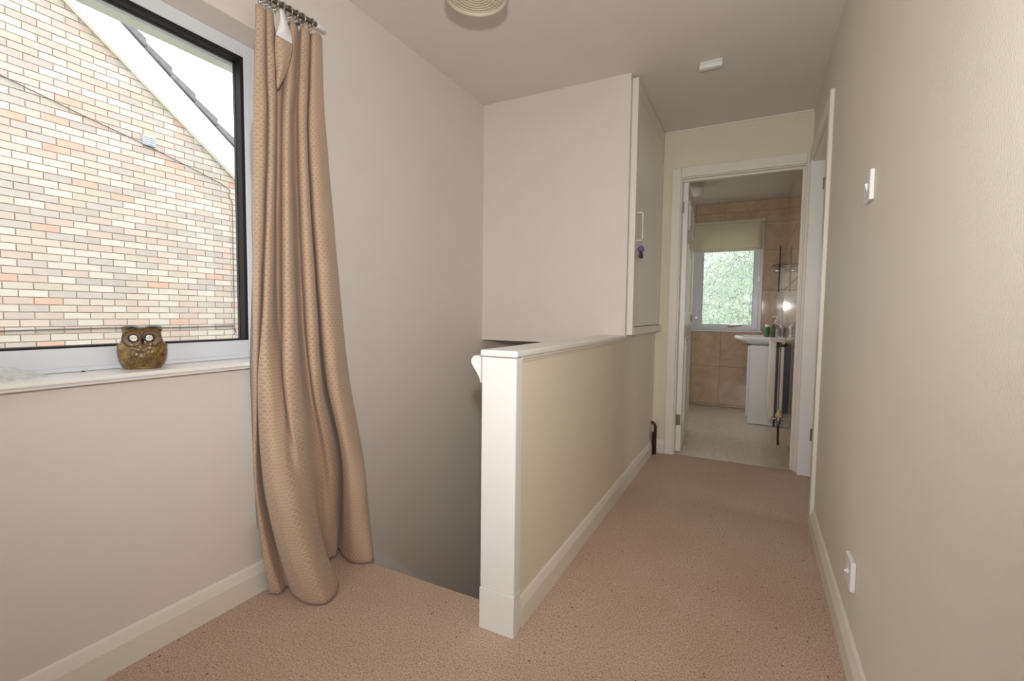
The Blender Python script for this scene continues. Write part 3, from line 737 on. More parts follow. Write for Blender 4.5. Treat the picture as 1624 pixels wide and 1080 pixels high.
patch('folded_heading', [(437,55,464,70), (436,75,463,84), (437,100,458,106), (439,118,450,124), (439,138,441,141)], 'curtain', -1.470, 0.022)
patch('heading_tape', [(443,14,449,15), (444,30,455,36), (441,44,462,55), (437,57,464,71)], 'lining', -1.474, 0.012)['label'] = 'white backing of the loose heading'

rd = thing('curtain_rod', (-1.49, 0.6, 2.06), 'metal curtain rod with clear end stop above the window', 'curtain rod')
rz0, rz1 = 2.060, 2.082
def rodp(y): return Vector((-1.488, y, rz0+(rz1-rz0)*(y-1.02)/(1.29-1.02) if y > 1.02 else rz0))
bm = B(); tube(bm, [rodp(-0.5), rodp(0.6), rodp(1.02), rodp(1.285)], 0.009, 12); obj('rod', bm, 'steel', rd, True)
bm = B(); e = rodp(1.266); lathe(bm, e, [(0.010, 0), (0.0125, 0.002), (0.0125, 0.034), (0.010, 0.038)], 16, (0, 1, 0.08)); obj('end_stop', bm, 'plastic_white', rd, True)
for y in (-0.35, 1.225):
    bm = B(); p_ = rodp(y); tube(bm, [p_, Vector((-1.53, y, p_.z-0.004)), Vector((xL+0.003, y, p_.z-0.004))], 0.005, 8); lathe(bm, (xL+0.0005, y, p_.z-0.004), [(0.016, 0), (0.014, 0.005)], 16, (1, 0, 0)); obj('bracket', bm, 'steel', rd, True)
for k, (y, tl) in enumerate(((1.045, 0.5), (1.062, -0.2), (1.078, 0.35), (1.096, -0.4), (1.125, 0.2), (1.152, -0.15), (1.18, 0.25), (1.205, -0.2), (1.243, 0.1))):
    p_ = rodp(y)+Vector((0, 0, -0.006)); ax = Vector((math.sin(tl)*0.5, 1, 0.15*math.sin(3*k)))
    r_ = thing('curtain_ring', p_-Vector((0, 0, 0.02)), ('%s chrome curtain ring from the end stop of the rod' % ['ninth', 'eighth', 'seventh', 'sixth', 'fifth', 'fourth', 'third', 'second', 'first'][k]), 'curtain ring', 'curtain rings on the rod')
    bm = B(); torus(bm, p_, 0.0165, 0.0028, ax, 24, 8); obj('ring', bm, 'chrome', r_, True)
    bm = B(); torus(bm, p_-Vector((0, 0, 0.021)), 0.004, 0.0012, (1, 0, 0), 12, 6); obj('eyelet', bm, 'chrome', r_, True)

# ------------------------------------------------------------------ owl
oc = Vector((-1.632, 0.742, wz0)); fwd = Vector((0.905, -0.425, 0)).normalized(); sid = Vector((0, 0, 1)).cross(fwd)   # sid: image right
def OW(a, b, c): return oc + sid*(a*0.82) + fwd*b + Vector((0, 0, c))
ow = thing('owl_ornament', oc, 'brown glazed pottery owl with hollow eyes on the sill', 'ornament')
K = 0.127/770
prof_o = [(0, 300, 0.80), (8, 318, 0.82), (80, 380, 0.88), (160, 415, 0.92), (230, 437, 0.95), (330, 448, 0.97), (410, 430, 0.95), (480, 388, 0.93), (540, 356, 0.92), (600, 343, 0.90), (660, 346, 0.86), (700, 358, 0.78), (716, 366, 0.70), (722, 340, 0.66), (745, 240, 0.5), (758, 110, 0.3)]
bm = B(); rings = []; seg = 56
for z, wv, dp in prof_o:
    ring = []
    for k in range(seg):
        a = 2*PI*k/seg; c_, s_ = math.cos(a), math.sin(a)
        ex = 0.78
        px_ = wv*K*math.copysign(abs(c_)**ex, c_); py_ = 0.040*dp*math.copysign(abs(s_)**ex, s_)
        dz = 0
        if z > 650: dz = -14*(1-abs(c_))*(z-650)/66 if z < 720 else 0
        ring.append(bm.verts.new(OW(px_, py_, (z+dz)*K)))
    rings.append(ring)
for a, b in zip(rings, rings[1:]):
    for k in range(seg): bm.faces.new((a[k], a[(k+1) % seg], b[(k+1) % seg], b[k]))
bm.faces.new(rings[0][::-1]); bm.faces.new(rings[-1]); bmesh.ops.recalc_face_normals(bm, faces=bm.faces[:])
body = obj('body', bm, 'owl', ow, True)
eyes = ((-160*K, 552*K), (150*K, 552*K))
holes = ((-150*K, 555*K), (118*K, 555*K))
bmc = B()
vd = (oc+Vector((0, 0, 0.09))-CP).normalized()
for a, c in holes:
    lathe(bmc, OW(a, 0, c)-vd*0.08, [(0.0098, 0), (0.0098, 0.16)], 20, vd)
cut = obj('eye_cutter', bmc, 'owl_dark', ow)
md = body.modifiers.new('eyes', 'BOOLEAN'); md.operation = 'DIFFERENCE'; md.object = cut; md.solver = 'EXACT'
bpy.context.view_layer.update()
dg = bpy.context.evaluated_depsgraph_get()
nm_ = bpy.data.meshes.new_from_object(body.evaluated_get(dg)); body.modifiers.clear(); body.data = nm_
nm_.materials.clear(); nm_.materials.append(MT['owl'])
cm = cut.data; bpy.data.objects.remove(cut); bpy.data.meshes.remove(cm)
for a, c in eyes:
    b_ = B(); torus(b_, OW(a, 0.0362, c), 0.0236, 0.0024, fwd, 36, 8); obj('eye_ring', b_, 'owl_brown', ow, True)
    b_ = B(); lathe(b_, OW(a, 0.0335, c), [(0.0120, 0.0), (0.0222, 0.0012), (0.0222, 0.0022), (0.0120, 0.0012)], 32, fwd, cap=False); obj('eye_disc', b_, 'owl_disc', ow, True)
    b_ = B(); q_ = holes[0] if a < 0 else holes[1]
    torus(b_, OW(q_[0], 0.0375, q_[1]), 0.0112, 0.0018, fwd, 28, 6); obj('eye_rim', b_, 'owl_dark', ow, True)
b_ = B(); vs = [b_.verts.new(OW(*p)) for p in ((-40*K, 0.036, 520*K), (40*K, 0.036, 520*K), (0, 0.036, 400*K), (0, 0.046, 500*K), (0, 0.036, 600*K))]
for f in ((0, 2, 3), (2, 1, 3), (1, 4, 3), (4, 0, 3), (0, 4, 1), (0, 1, 2)): b_.faces.new([vs[i] for i in f])
bmesh.ops.recalc_face_normals(b_, faces=b_.faces[:]); obj('beak', b_, 'owl_dark', ow)
b_ = B(); pts = [(-366, 716), (-240, 738), (-120, 745), (0, 690), (120, 745), (240, 738), (366, 716)]
top = []; bot = []
rowsb = []
for j, off in ((0, 0.0), (1, 0.6), (2, 1.0)):
    rowsb.append([OW(a*K, (0.036-0.010*abs(a)/366)*(1-off)+0.002*off, (z+(18 if off == 0.6 else 0)+(28*off if off == 1 else 0))*K) for a, z in pts])
grid(b_, rowsb); o_ = obj('brow', b_, 'owl_dark', ow, 'all'); m_ = o_.modifiers.new('thickness', 'SOLIDIFY'); m_.thickness = 0.003; m_.offset = 1
m_ = o_.modifiers.new('smooth', 'SUBSURF'); m_.levels = 2; m_.render_levels = 2
for s in (-1, 1):
    rows_w = []
    for i in range(9):
        t = i/8; z = (430-400*t)*K; wv = (448-60*t*t-40*t)*K
        hw = 0.016*math.sin(PI*min(1, 0.15+0.85*(1-t)))*1.0+0.003
        rows_w.append([OW(s*(wv-0.002-0.003*abs(j)), j*hw-0.004, z) for j in (-1, -0.5, 0, 0.5, 1)])
    b_ = B(); grid(b_, rows_w); o_ = obj('wing', b_, 'owl_brown', ow, 'all'); m_ = o_.modifiers.new('thickness', 'SOLIDIFY'); m_.thickness = 0.004; m_.offset = 0
fe = bmesh.new(); random.seed(3)
for r_i in range(5):
    for c_i in range(9):
        a = (-4+c_i+(0.5 if r_i % 2 else 0))*72*K; c = (70+r_i*66)*K
        wv = 400*K
        if abs(a) > wv*0.86: continue
        bx_ = 0.0385*(max(0, 1-abs(a/wv)**2.5))**0.4
        torus(fe, OW(a, bx_, c), 0.0042, 0.0009, fwd+sid*(0.9*a/wv*abs(a/wv)), 12, 5)
obj('feather_rings', fe, 'owl_brown', ow)

# plastic bag and debris on the sill
pb = thing('plastic_bag', (-1.62, 0.42, wz0), 'crumpled clear plastic bag of white fittings on the sill', 'bag')
rb = []
random.seed(11)
for i in range(34):
    v_ = i/33; y = 0.26+0.262*v_
    row = []
    for j in range(22):
        u_ = j/21; wdt = 0.052*(1-0.75*max(0, (v_-0.55)/0.45)**1.3)
        x = -1.625+wdt*(2*u_-1)
        hgt = 0.052*(1-v_**2.2)*math.sin(PI*u_)**0.7
        x += 0.004*mnoise.noise(Vector((i*0.4, j*0.5, 1))); 
        z = wz0+0.0015+hgt+max(0, 0.010*mnoise.noise(Vector((i*0.45, j*0.6, 7.7)))*(0.2+math.sin(PI*u_)))
        row.append(Vector((x, y+0.012*(u_-0.5)*mnoise.noise(Vector((j*0.4, i*0.2, 2))), z)))
    rb.append(row)
b_ = B(); grid(b_, rb); obj('film', b_, 'bag', pb, 'all')
for k in range(7):
    yy = 0.32+0.024*k; xx = -1.622+0.018*math.sin(k*2.1); 
    b_ = B(); tube(b_, [(xx-0.012, yy-0.010, wz0+0.006), (xx, yy, wz0+0.012+0.004*math.cos(k)), (xx+0.014, yy+0.012, wz0+0.006)], 0.0045, 8); obj('fitting', b_, 'plastic_white', pb, True)
b_ = B(); bmesh.ops.create_icosphere(b_, subdivisions=2, radius=0.0035)
for v in b_.verts: v.co = Vector((v.co.x*0.8, v.co.y*1.3, v.co.z*0.55)) * (1+0.35*mnoise.noise(v.co*400)); v.co += Vector((-1.656, 0.608, wz0+0.0019))
tag(obj('debris_speck', b_, 'debris', None, True), 'tiny dark brown speck of debris on the sill', 'debris')

# ------------------------------------------------------------------ neighbouring gable
X0 = -6.50
nh = thing('neighbour_house', (X0-2, 3.0, -2.7), 'neighbouring house with pale brick gable and white bargeboard', 'house')
def verge(y): return 4.189-0.7725*(y-2.354)         # lower edge of the bargeboard at its own plane
RIDGE_Y = 0.9
def vline(y): return verge(y) if y > RIDGE_Y else verge(2*RIDGE_Y-y)
bm = B(); prism(bm, [(-5.5, -2.7), (8.5, -2.7), (8.5, vline(8.5)+0.30), (RIDGE_Y, vline(RIDGE_Y)+0.30), (-5.5, vline(-5.5)+0.30)], 0, X0-0.30, X0-0.008)
obj('mortar_wall', bm, 'mortar', nh)
bw, bh, jt = 0.215, 0.065, 0.010
cands = []
ncourse = int((6.0+2.7)/(bh+jt))
for r_ in range(ncourse):
    z = -2.7+r_*(bh+jt)+0.004
    for c_ in range(-25, 40):
        y = c_*(bw+jt)+(0.1125 if r_ % 2 else 0)
        if y+bw < -5.4 or y > 8.3: continue
        if max(z+bh-vline(y+bw/2), 0) > 0.26: continue
        cx_, cy_ = project((X0, y+bw/2, z+bh/2))
        a0 = project((X0, y, z)); a1 = project((X0, y+bw, z+bh))
        # the camera only sees what the window leaves free
        vis = -25 < cx_ < 392 and 0 < cy_ < 556 and Vector((X0, y, z)).y > 0 and z+bh < vline(y+bw/2)+0.06
        area = abs((a1[0]-a0[0])*(a1[1]-a0[1]))
        cands.append((vis, area, y, z))
vis = sorted([c for c in cands if c[0]], key=lambda c: -c[1])
single = vis[:300]; rest = vis[300:]+[c for c in cands if not c[0]]
bmesh_b = bmesh.new(); box(bmesh_b, -0.012, 0.0, -bw/2, bw/2, -bh/2, bh/2)
bme = bpy.data.meshes.new('brick'); bmesh_b.to_mesh(bme); bmesh_b.free(); bme.materials.append(MT['brick'])
random.seed(5)
for _, _, y, z in single:
    o = bpy.data.objects.new('brick', bme); COL.objects.link(o); o.parent = nh
    o.location = Vector((X0+random.uniform(-0.002, 0.002), y+bw/2, z+bh/2))-BASE[nh]
bm = bmesh.new()
for _, _, y, z in rest: box(bm, X0-0.012, X0+random.uniform(-0.002, 0.002), y, y+bw, z, z+bh)
tag(obj('brickwork', bm, 'brick_far', nh), 'remaining pale bricks of the gable', kind='stuff')
# bargeboards, soffits, roof
XB = X0+0.08
for s in (1, -1):
    def yy(y): return y if s > 0 else 2*RIDGE_Y-y
    bm = B(); prism(bm, [(yy(RIDGE_Y), verge(RIDGE_Y)), (yy(8.2), verge(8.2)), (yy(8.2), verge(8.2)+0.375), (yy(RIDGE_Y), verge(RIDGE_Y)+0.375)], 0, XB-0.025, XB); obj('bargeboard', bm, 'barge', nh)
    bm = B(); prism(bm, [(yy(RIDGE_Y), verge(RIDGE_Y)+0.004), (yy(8.2), verge(8.2)+0.004), (yy(8.2), verge(8.2)+0.024), (yy(RIDGE_Y), verge(RIDGE_Y)+0.024)], 0, X0+0.004, XB-0.025); obj('soffit', bm, 'barge', nh)
    bm = B(); prism(bm, [(yy(RIDGE_Y), verge(RIDGE_Y)+0.375), (yy(8.2), verge(8.2)+0.375), (yy(8.2), verge(8.2)+0.42), (yy(RIDGE_Y), verge(RIDGE_Y)+0.42)], 0, X0-5.0, XB-0.02); obj('roof', bm, 'tile_roof', nh)
tl_ = math.atan(0.7725)
for k in range(26):
    y0 = RIDGE_Y+0.02+k*0.265
    bm = B(); L = 0.30
    for dx in (0,):
        pz = verge(y0)+0.395
        prism(bm, [(y0, pz+0.045), (y0+0.34*math.cos(tl_), pz-0.34*math.sin(tl_)+0.095), (y0+0.34*math.cos(tl_), pz-0.34*math.sin(tl_)+0.0), (y0, pz-0.02)], 0, XB-0.36, XB+0.04)
    obj('roof_tile', bm, 'tile_roof', nh)
vt = B(); box(vt, X0+0.001, X0+0.03, 3.014, 3.150, 2.955, 3.072); bevel(vt, 0.006)
v_o = obj('air_vent', vt, 'vent', nh); v_o['label'] = 'blue grey square air vent'
for k in range(4):
    b_ = B(); box(b_, X0+0.030, X0+0.036, 3.026, 3.138, 2.972+0.025*k, 2.984+0.025*k); obj('louvre', b_, 'vent', v_o)
ca = bmesh.new(); tube(ca, [(X0+0.02, 0.2, 3.62), (X0+0.02, 1.853, 3.229), (X0+0.02, 2.45, 3.085), (X0+0.02, 3.05, 2.955), (X0+0.02, 3.5, 2.84), (X0+0.02, 3.93, 2.72), (X0+0.015, 4.05, 2.66), (X0+0.015, 4.03, 2.58), (X0+0.015, 4.076, 2.5), (X0+0.015, 4.07, 0.68)], 0.005, 6)
obj('cable', ca, 'wire', nh)['label'] = 'thin cable sagging diagonally across the bricks'
ca = bmesh.new(); tube(ca, [(X0+0.02, -1.0, 0.80), (X0+0.02, 1.77, 0.789), (X0+0.02, 2.6, 0.80), (X0+0.02, 3.3, 0.79), (X0+0.02, 4.06, 0.80), (X0+0.02, 4.09, 0.70)], 0.008, 6)
obj('cable', ca, 'wire', nh)['label'] = 'dark cable running level across the bricks'
# ground and garden
bm = B(); box(bm, -40, 40, -40, 45, -2.95, -2.73)
struct('ground', bm, 'lawn', 'grassy ground outside the house', 'ground')
random.seed(21)
def tree(base, hgt, rad, label):
    t_ = thing('tree', base, label, 'tree', 'garden trees behind the bathroom window')
    b_ = B(); bx_ = Vector(base); tube(b_, [bx_, bx_+Vector((0.05, 0, hgt*0.4)), bx_+Vector((-0.05, 0.05, hgt*0.8))], [0.14, 0.1, 0.05], 10); obj('trunk', b_, 'bark', t_, True)
    b_ = bmesh.new()
    for k in range(int(900*rad*rad)):
        while True:
            p = Vector((random.uniform(-1, 1), random.uniform(-1, 1), random.uniform(-1, 1)))
            if 0.35 < p.length < 1: break
        c = bx_+Vector((p.x*rad, p.y*rad, hgt*0.62+p.z*hgt*0.40))
        n1 = Vector((random.uniform(-1, 1), random.uniform(-1, 1), random.uniform(-1, 1))).normalized(); n2 = n1.orthogonal().normalized()
        s_ = random.uniform(0.09, 0.17)
        b_.faces.new([b_.verts.new(c+q) for q in (n1*s_, n2*s_*0.5, -n1*s_, -n2*s_*0.5)])
    o_ = obj('foliage', b_, 'leaf', t_); o_['kind'] = 'stuff'
tree((0.0, 9.4, -2.73), 6.0, 1.8, 'leafy green tree to the right outside the bathroom window')
tree((-4.6, 11.8, -2.73), 4.0, 1.4, 'leafy green tree to the left outside the bathroom window')

# ------------------------------------------------------------------ bathroom shell
wbx0, wbx1, wbz0, wbz1 = -1.10, 0.052, 0.862, 2.02
wb = B()
box(wb, bx0-0.1, wbx0, by1, by1+0.2, -0.2, bzC); box(wb, wbx1, bx1+0.1, by1, by1+0.2, -0.2, bzC)
box(wb, wbx0, wbx1, by1, by1+0.2, -0.2, wbz0); box(wb, wbx0, wbx1, by1, by1+0.2, wbz1, bzC)
wbo = struct('wall_bathroom_back', wb, 'grout', 'beige stone tiled bathroom wall around the frosted window', 'wall')
wr = B(); box(wr, bx1, bx1+0.1, yE+0.121, by1, -0.2, bzC)
wro = struct('wall_bathroom_right', wr, 'grout', 'glossy beige tiled bathroom wall behind the radiator', 'wall')
wl = B(); box(wl, bx0-0.1, bx0, by0, 4.15, -0.2, bzC); box(wl, bx0-0.1, bx0, 5.35, by1, -0.2, bzC); box(wl, bx0-0.1, bx0, 4.15, 5.35, -0.2, 0.90); box(wl, bx0-0.1, bx0, 4.15, 5.35, 2.10, bzC)
struct('wall_bathroom_left', wl, 'wall_yellow', 'cream bathroom wall hidden behind the open door', 'wall')
TW, TH, GJ = 0.300, 0.424, 0.007
zrows = [(0.0+0.0, 0.029)]+[(0.029+TH*k, min(0.029+TH*(k+1), bzC)) for k in range(6)]
def tiles_back():
    for z0, z1 in zrows:
        if z0 >= bzC: continue
        x = bx1-0.001
        while x > bx0:
            xa, xb = max(bx0, x-TW), x
            x -= TW
            segs = [(xa, xb, z0, z1)]
            # cut by window opening
            out = []
            for (a, b, c, d) in segs:
                if b <= wbx0 or a >= wbx1 or d <= wbz0 or c >= wbz1: out.append((a, b, c, d)); continue
                if c < wbz0: out.append((a, b, c, wbz0))
                if d > wbz1: out.append((a, b, wbz1, d))
                if a < wbx0: out.append((a, wbx0, max(c, wbz0), min(d, wbz1)))
                if b > wbx1: out.append((wbx1, b, max(c, wbz0), min(d, wbz1)))
            for (a, b, c, d) in out:
                if b-a < 0.012 or d-c < 0.012: continue
                b_ = B(); box(b_, a+GJ/2, b-GJ/2, by1-0.006, by1+0.001, c+GJ/2, d-GJ/2); obj('tile', b_, 'tile', wbo)
tiles_back()
for z0, z1 in zrows:
    if z0 >= bzC: continue
    y = by1-0.007
    while y > by0:
        ya = max(by0, y-TW)
        if y-ya > 0.012:
            b_ = B(); box(b_, bx1-0.006, bx1+0.001, ya+GJ/2, y-GJ/2, z0+GJ/2, z1-GJ/2); obj('tile', b_, 'tile', wro)
        y -= TW
# bathroom window
w3 = thing('window_3', (-0.52, by1+0.03, wbz0), 'white framed bathroom window with patterned obscure glass', 'window', kind='structure')
fy0, fy1 = by1+0.010, by1+0.065
mx0, mx1 = -0.655, -0.600     # mullion
for nm, a in (('frame_jamb', (wbx1-0.035, wbx1, wbz0, wbz1)), ('frame_jamb', (wbx0, wbx0+0.035, wbz0, wbz1)), ('frame_head', (wbx0+0.035, wbx1-0.035, wbz1-0.035, wbz1)), ('frame_sill', (wbx0+0.035, wbx1-0.035, wbz0, wbz0+0.022)), ('mullion', (mx0, mx1, wbz0+0.022, wbz1-0.035))):
    bm = B(); box(bm, a[0], a[1], fy0, fy1, a[2], a[3]); bevel(bm, 0.003); obj(nm, bm, 'upvc', w3)
cs = B()
cx0, cx1, cz0, cz1 = mx1, wbx1-0.035, wbz0+0.022, wbz1-0.035
fw = 0.052
box(cs, cx0+0.001, cx0+fw, fy0-0.008, fy1-0.012, cz0+0.001, cz1-0.001); box(cs, cx1-fw, cx1-0.001, fy0-0.008, fy1-0.012, cz0+0.001, cz1-0.001)
box(cs, cx0+fw, cx1-fw, fy0-0.008, fy1-0.012, cz0+0.001, cz0+0.042); box(cs, cx0+fw, cx1-fw, fy0-0.008, fy1-0.012, cz1-fw, cz1-0.001)
cso = obj('casement', cs, 'upvc', w3)
bm = B(); box(bm, cx0+fw+0.002, cx1-fw-0.002, by1+0.030, by1+0.034, cz0+0.044, cz1-fw-0.002); obj('pane', bm, 'patterned', cso)['label'] = 'patterned obscure glass pane'
gk = B(); g = 0.004
box(gk, cx0+fw, cx0+fw+g, fy0+0.002, fy0+0.014, cz0+0.042, cz1-fw); box(gk, cx1-fw-g, cx1-fw, fy0+0.002, fy0+0.014, cz0+0.042, cz1-fw)
obj('gasket', gk, 'gasket', cso)
bm = B(); box(bm, wbx0+0.035, mx0, by1+0.030, by1+0.034, wbz0+0.022, wbz1-0.035); obj('pane', bm, 'patterned', w3)['label'] = 'patterned obscure glass pane'
bm = B(); tube(bm, [(-0.275, fy0-0.012, cz0+0.018), (-0.235, fy0-0.028, cz0+0.018), (-0.19, fy0-0.030, cz0+0.023), (-0.13, fy0-0.028, cz0+0.032)], [0.008, 0.008, 0.006, 0.005], 8); box(bm, -0.285, -0.215, fy0-0.013, fy0-0.0085, cz0+0.008, cz0+0.026); obj('window_catch', bm, 'brass', cso, True)
bm = B(); box(bm, wbx0-0.01, wbx1+0.012, by1-0.022, by1+0.012, wbz0-0.018, wbz0-0.001); bevel(bm, 0.004); struct('trim_4', bm, 'gloss_white', 'narrow white sill strip under the bathroom window', 'sill')
bl = thing('roller_blind', (-0.45, by1-0.03, 1.72), 'cream roller blind half drawn over the bathroom window', 'blind')
rw = []
for i in range(12):
    z = 2.045-0.308*i/11
    rw.append([Vector((-1.02+1.055*j/20, by1-0.030+0.0015*math.sin(j*0.7), z)) for j in range(21)])
b_ = B(); grid(b_, rw); o_ = obj('cloth', b_, 'blind', bl, 'all'); m_ = o_.modifiers.new('t', 'SOLIDIFY'); m_.thickness = 0.001
b_ = B(); lathe(b_, (-1.03, by1-0.026, 2.048), [(0.017, 0), (0.017, 1.075)], 16, (1, 0, 0)); obj('roller', b_, 'blind', bl, True)
b_ = B(); box(b_, -1.02, 0.035, by1-0.036, by1-0.024, 1.722, 1.742); bevel(b_, 0.003); obj('bottom_bar', b_, 'trim_cream', bl)
for x in (-1.04, 0.046):
    b_ = B(); box(b_, x-0.003, x+0.003, by1-0.05, by1-0.0065, 2.028, 2.068); obj('bracket', b_, 'plastic_white', bl)

w5 = thing('added_window_5', (bx0-0.05, 4.75, 0.90), 'unseen white framed window added in the left bathroom wall for daylight', 'window', kind='structure')  # unseen window added to brighten the bathroom
wide_frame(w5, 4.15, 5.35, 0.90, 2.10, lambda bm, a, b, c, d, e, f: box(bm, bx0-0.08+e, bx0-0.08+f, a, b, c, d))

# ceiling light of the bathroom
bl2 = thing('bathroom_light', (-0.585, 4.84, bzC-0.11), 'round opal ceiling light seen above the bathroom door', 'lamp')
b_ = B(); lathe(b_, (-0.585, 4.84, bzC-0.040), [(0.098, 0), (0.102, 0.004), (0.102, 0.0395)], 32); obj('base', b_, 'trim_cream', bl2, True)
b_ = B(); lathe(b_, (-0.585, 4.84, bzC-0.115), [(0.045, 0), (0.080, 0.010), (0.097, 0.030), (0.100, 0.075)], 32); obj('diffuser', b_, 'ceramic', bl2, True)

# vanity unit, basin, tap and bottles
vy0, vy1, vx0 = 4.97, 5.50, -0.055
vn = thing('vanity_unit', (0.1, 5.2, 0), 'white vanity cabinet under the bathroom basin', 'cabinet')
b_ = B(); box(b_, vx0+0.02, bx1-0.0075, vy0, vy1, 0.0, 0.745); bevel(b_, 0.003); obj('body', b_, 'melamine', vn)
for y0, y1, ky in ((vy0+0.003, (vy0+vy1)/2-0.002, (vy0+vy1)/2-0.05), ((vy0+vy1)/2+0.002, vy1-0.003, (vy0+vy1)/2+0.05)):
    b_ = B(); box(b_, vx0, vx0+0.019, y0, y1, 0.07, 0.74); bevel(b_, 0.002); d_ = obj('door', b_, 'melamine', vn)
    b_ = B(); lathe(b_, (vx0, ky if ky < 5.2 else ky, 0.50), [(0.007, 0), (0.005, 0.01), (0.013, 0.018), (0.012, 0.026), (0.006, 0.03)], 14, (-1, 0, 0)); obj('knob', b_, 'chrome', d_, True)
bs = thing('wash_basin', (0.06, 5.23, 0.745), 'white ceramic wash basin on the vanity cabinet', 'basin')
# outline in plan: straight back on the wall, bowed front
def outline(off, zz, front=1.0):
    pts = []
    ya, yb_ = vy0-0.02+off, vy1+0.02-off; xr_ = bx1-0.0075-off*0.2
    for k in range(17):
        t = k/16; y = ya+(yb_-ya)*t
        x = -0.07-0.115*front*math.sin(PI*t)**0.6+off
        pts.append((x, y, zz))
    return [(xr_, ya, zz)]+pts+[(xr_, yb_, zz)]
b_ = B(); loops = [outline(0.07, 0.7455, 0.35), outline(0.02, 0.775, 0.9), outline(0.0, 0.800), outline(0.0, 0.818), outline(0.006, 0.826), outline(0.045, 0.826, 0.95), outline(0.06, 0.815, 0.9), outline(0.12, 0.77, 0.75)]
vl = [[b_.verts.new(p) for p in l] for l in loops]
for a, c in zip(vl, vl[1:]):
    for k in range(len(a)): b_.faces.new((a[k], a[(k+1) % len(a)], c[(k+1) % len(a)], c[k]))
b_.faces.new(vl[0][::-1]); b_.faces.new(vl[-1]); bmesh.ops.recalc_face_normals(b_, faces=b_.faces[:])
obj('bowl', b_, 'ceramic', bs, True)
b_ = B(); lathe(b_, (0.05, 5.235, 0.7705), [(0.02, 0), (0.018, 0.003)], 16); obj('waste', b_, 'chrome', bs, True)
tp = thing('basin_tap', (0.215, 5.235, 0.8262), 'chrome mixer tap at the back of the wash basin', 'tap')
b_ = B(); lathe(b_, (0.225, 5.235, 0.8263), [(0.026, 0), (0.024, 0.01), (0.020, 0.02), (0.019, 0.085), (0.014, 0.095)], 18); obj('tap_body', b_, 'chrome', tp, True)
b_ = B(); tube(b_, [(0.218, 5.235, 0.885), (0.16, 5.235, 0.905), (0.115, 5.235, 0.895), (0.112, 5.235, 0.88)], [0.013, 0.012, 0.011, 0.010], 12); obj('spout', b_, 'chrome', tp, True)
b_ = B(); tube(b_, [(0.225, 5.235, 0.92), (0.21, 5.235, 0.94), (0.16, 5.235, 0.955)], [0.010, 0.008, 0.006], 10); obj('lever', b_, 'chrome', tp, True)
def bottle(name, x, y, prof, mat, label, cat, extra=None):
    t_ = thing(name, (x, y, 0.8265), label, cat)
    b_ = B(); lathe(b_, (x, y, 0.8266), prof, 18); obj('bottle_body', b_, mat, t_, True)
    for nm, pr, m2, z in (extra or []):
        b_ = B(); lathe(b_, (x, y, 0.8266+z), pr, 16); obj(nm, b_, m2, t_, True)
    return t_
bottle('shaving_can', 0.100, 5.02, [(0.021, 0), (0.022, 0.004), (0.022, 0.085), (0.017, 0.093)], 'green_plastic', 'small green can with pale cap beside the basin', 'can', [('cap', [(0.018, 0), (0.018, 0.020), (0.014, 0.026)], 'plastic_white', 0.0935)])
bottle('lotion_bottle', 0.148, 5.005, [(0.018, 0), (0.020, 0.004), (0.020, 0.095), (0.011, 0.110), (0.011, 0.122)], 'brown_glass', 'small dark olive bottle between green can and tap', 'bottle')
sd_ = bottle('soap_dispenser', 0.178, 5.085, [(0.028, 0), (0.030, 0.004), (0.030, 0.110), (0.018, 0.130), (0.013, 0.140)], 'clear', 'clear soap dispenser with white pump top by the basin', 'dispenser', [('soap', [(0.026, 0), (0.026, 0.07)], 'plastic_white', 0.006), ('pump_collar', [(0.015, 0), (0.015, 0.018), (0.006, 0.020), (0.006, 0.050)], 'plastic_white', 0.1405)])
b_ = B(); tube(b_, [(0.190, 5.085, 1.020), (0.165, 5.085, 1.022), (0.135, 5.085, 1.014)], [0.010, 0.009, 0.005], 10); obj('pump_head', b_, 'plastic_white', sd_, True)
bottle('tooth_glass', 0.226, 5.035, [(0.022, 0), (0.027, 0.09), (0.025, 0.09), (0.020, 0.004)], 'clear', 'clear tumbler standing at the wall end of the basin', 'tumbler')

# radiator
ra = thing('radiator', (0.18, 4.6, 0.17), 'cream double panel radiator mounted on the bathroom wall', 'radiator')
ry_0, ry_1 = 4.29, 4.93
def panel(name, x0, x1):
    b_ = B(); box(b_, x0, x1, ry_0, ry_1, 0.185, 0.815); bevel(b_, 0.008, 3); return obj(name, b_, 'rad', ra, True)
p1 = panel('front_panel', 0.118, 0.158); p2 = panel('rear_panel', 0.178, 0.214)
b_ = B()
for k in range(20): box(b_, 0.1585, 0.1775, ry_0+0.03+k*0.03, ry_0+0.033+k*0.03, 0.20, 0.80)
obj('convector_fins', b_, 'dark_fin', ra)
b_ = B(); box(b_, 0.118, 0.214, ry_0+0.004, ry_1-0.004, 0.816, 0.822); obj('top_grille', b_, 'rad', ra)
b_ = B(); box(b_, 0.215, bx1-0.0065, ry_0+0.05, ry_0+0.10, 0.24, 0.78); obj('wall_bracket', b_, 'dark_fin', ra)
vx, vy = 0.190, ry_0-0.035
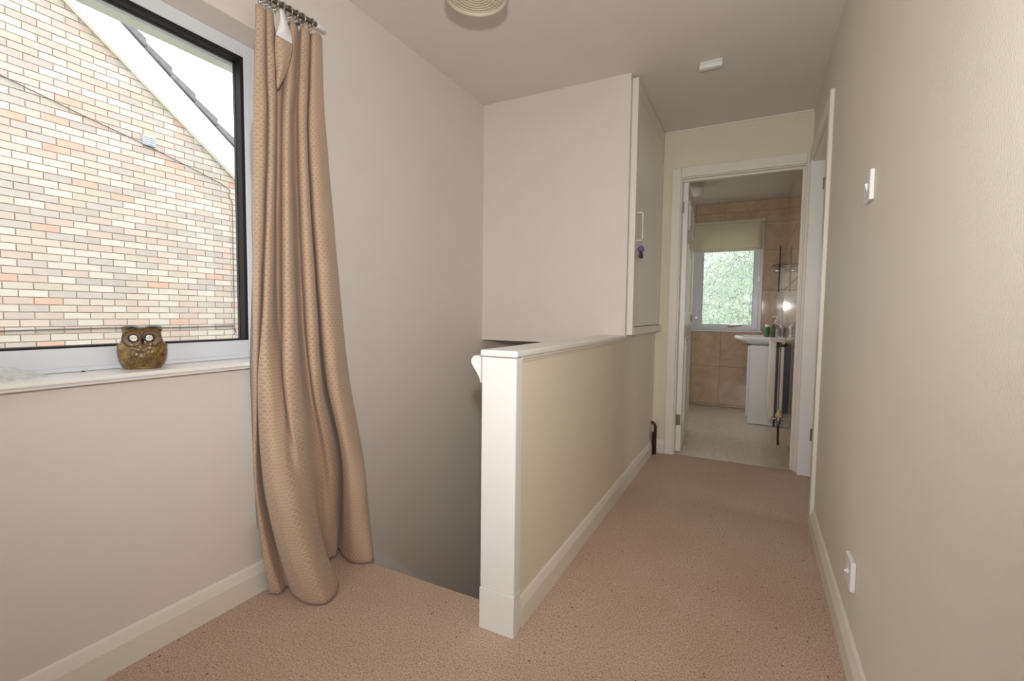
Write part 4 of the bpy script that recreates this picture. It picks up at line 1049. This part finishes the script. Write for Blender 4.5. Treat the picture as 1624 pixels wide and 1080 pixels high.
b_ = B(); lathe(b_, (vx, vy, 0.165), [(0.013, 0), (0.018, 0.01), (0.018, 0.045), (0.013, 0.055)], 14); tube(b_, [(0.14, ry_0-0.012, 0.205), (0.235, ry_0-0.012, 0.205)], 0.011, 10); tube(b_, [(vx, vy, 0.205), (vx, ry_0+0.004, 0.205)], 0.010, 10); vb = obj('valve', b_, 'steel', ra, True)
b_ = B(); lathe(b_, (vx, vy, 0.221), [(0.023, 0), (0.024, 0.02), (0.018, 0.035), (0.012, 0.042), (0.012, 0.06)], 14); obj('valve_cap', b_, plain('yellowed_plastic', (214, 192, 140), 0.4), vb, True)
b_ = B(); tube(b_, [(vx+0.004, vy, 0.0), (vx, vy, 0.17)], 0.0085, 10); obj('feed_pipe', b_, 'copper', ra, True)
b_ = B(); tube(b_, [(0.185, ry_1+0.015, 0.0), (0.185, ry_1+0.015, 0.21), (0.185, ry_1-0.005, 0.215)], 0.0085, 10); obj('return_pipe', b_, 'copper', ra, True)
b_ = B(); tube(b_, [(0.158, ry_0-0.006, 0.79), (0.218, ry_0-0.006, 0.79)], 0.011, 10); lathe(b_, (0.186, ry_0-0.006, 0.802), [(0.013, -0.012), (0.013, 0.012)], 12, (0, -1, 0)); obj('bleed_manifold', b_, 'copper', ra, True)
# thin dark rod drawn for the shaded gap between the radiator panels
b_ = B(); tube(b_, [(0.186, ry_0-0.012, 0.27), (0.186, ry_0-0.012, 0.79)], 0.0032, 8); obj('panel_gap_rod', b_, 'copper', ra, True)
# glass shelf in the corner
sh = thing('glass_shelf', (0.19, 5.6, 1.50), 'small glass shelf with chrome rods in the bathroom corner', 'shelf')
b_ = B(); box(b_, 0.130, bx1-0.007, 5.42, 5.722, 1.535, 1.541); obj('shelf_plate', b_, 'clear', sh)
b_ = B(); tube(b_, [(0.132, 5.42, 1.5455), (0.132, 5.722, 1.5455)], 0.004, 8); obj('shelf_rail', b_, 'chrome', sh, True)
b_ = B(); tube(b_, [(0.205, 5.725, 1.28), (0.205, 5.725, 1.76)], 0.0055, 8); obj('upright_rod', b_, 'dark_fin', sh, True)
b_ = B(); box(b_, 0.150, 0.215, 5.68, 5.73, 1.490, 1.505); bevel(b_, 0.004); obj('soap_clip', b_, 'chrome', sh, True)
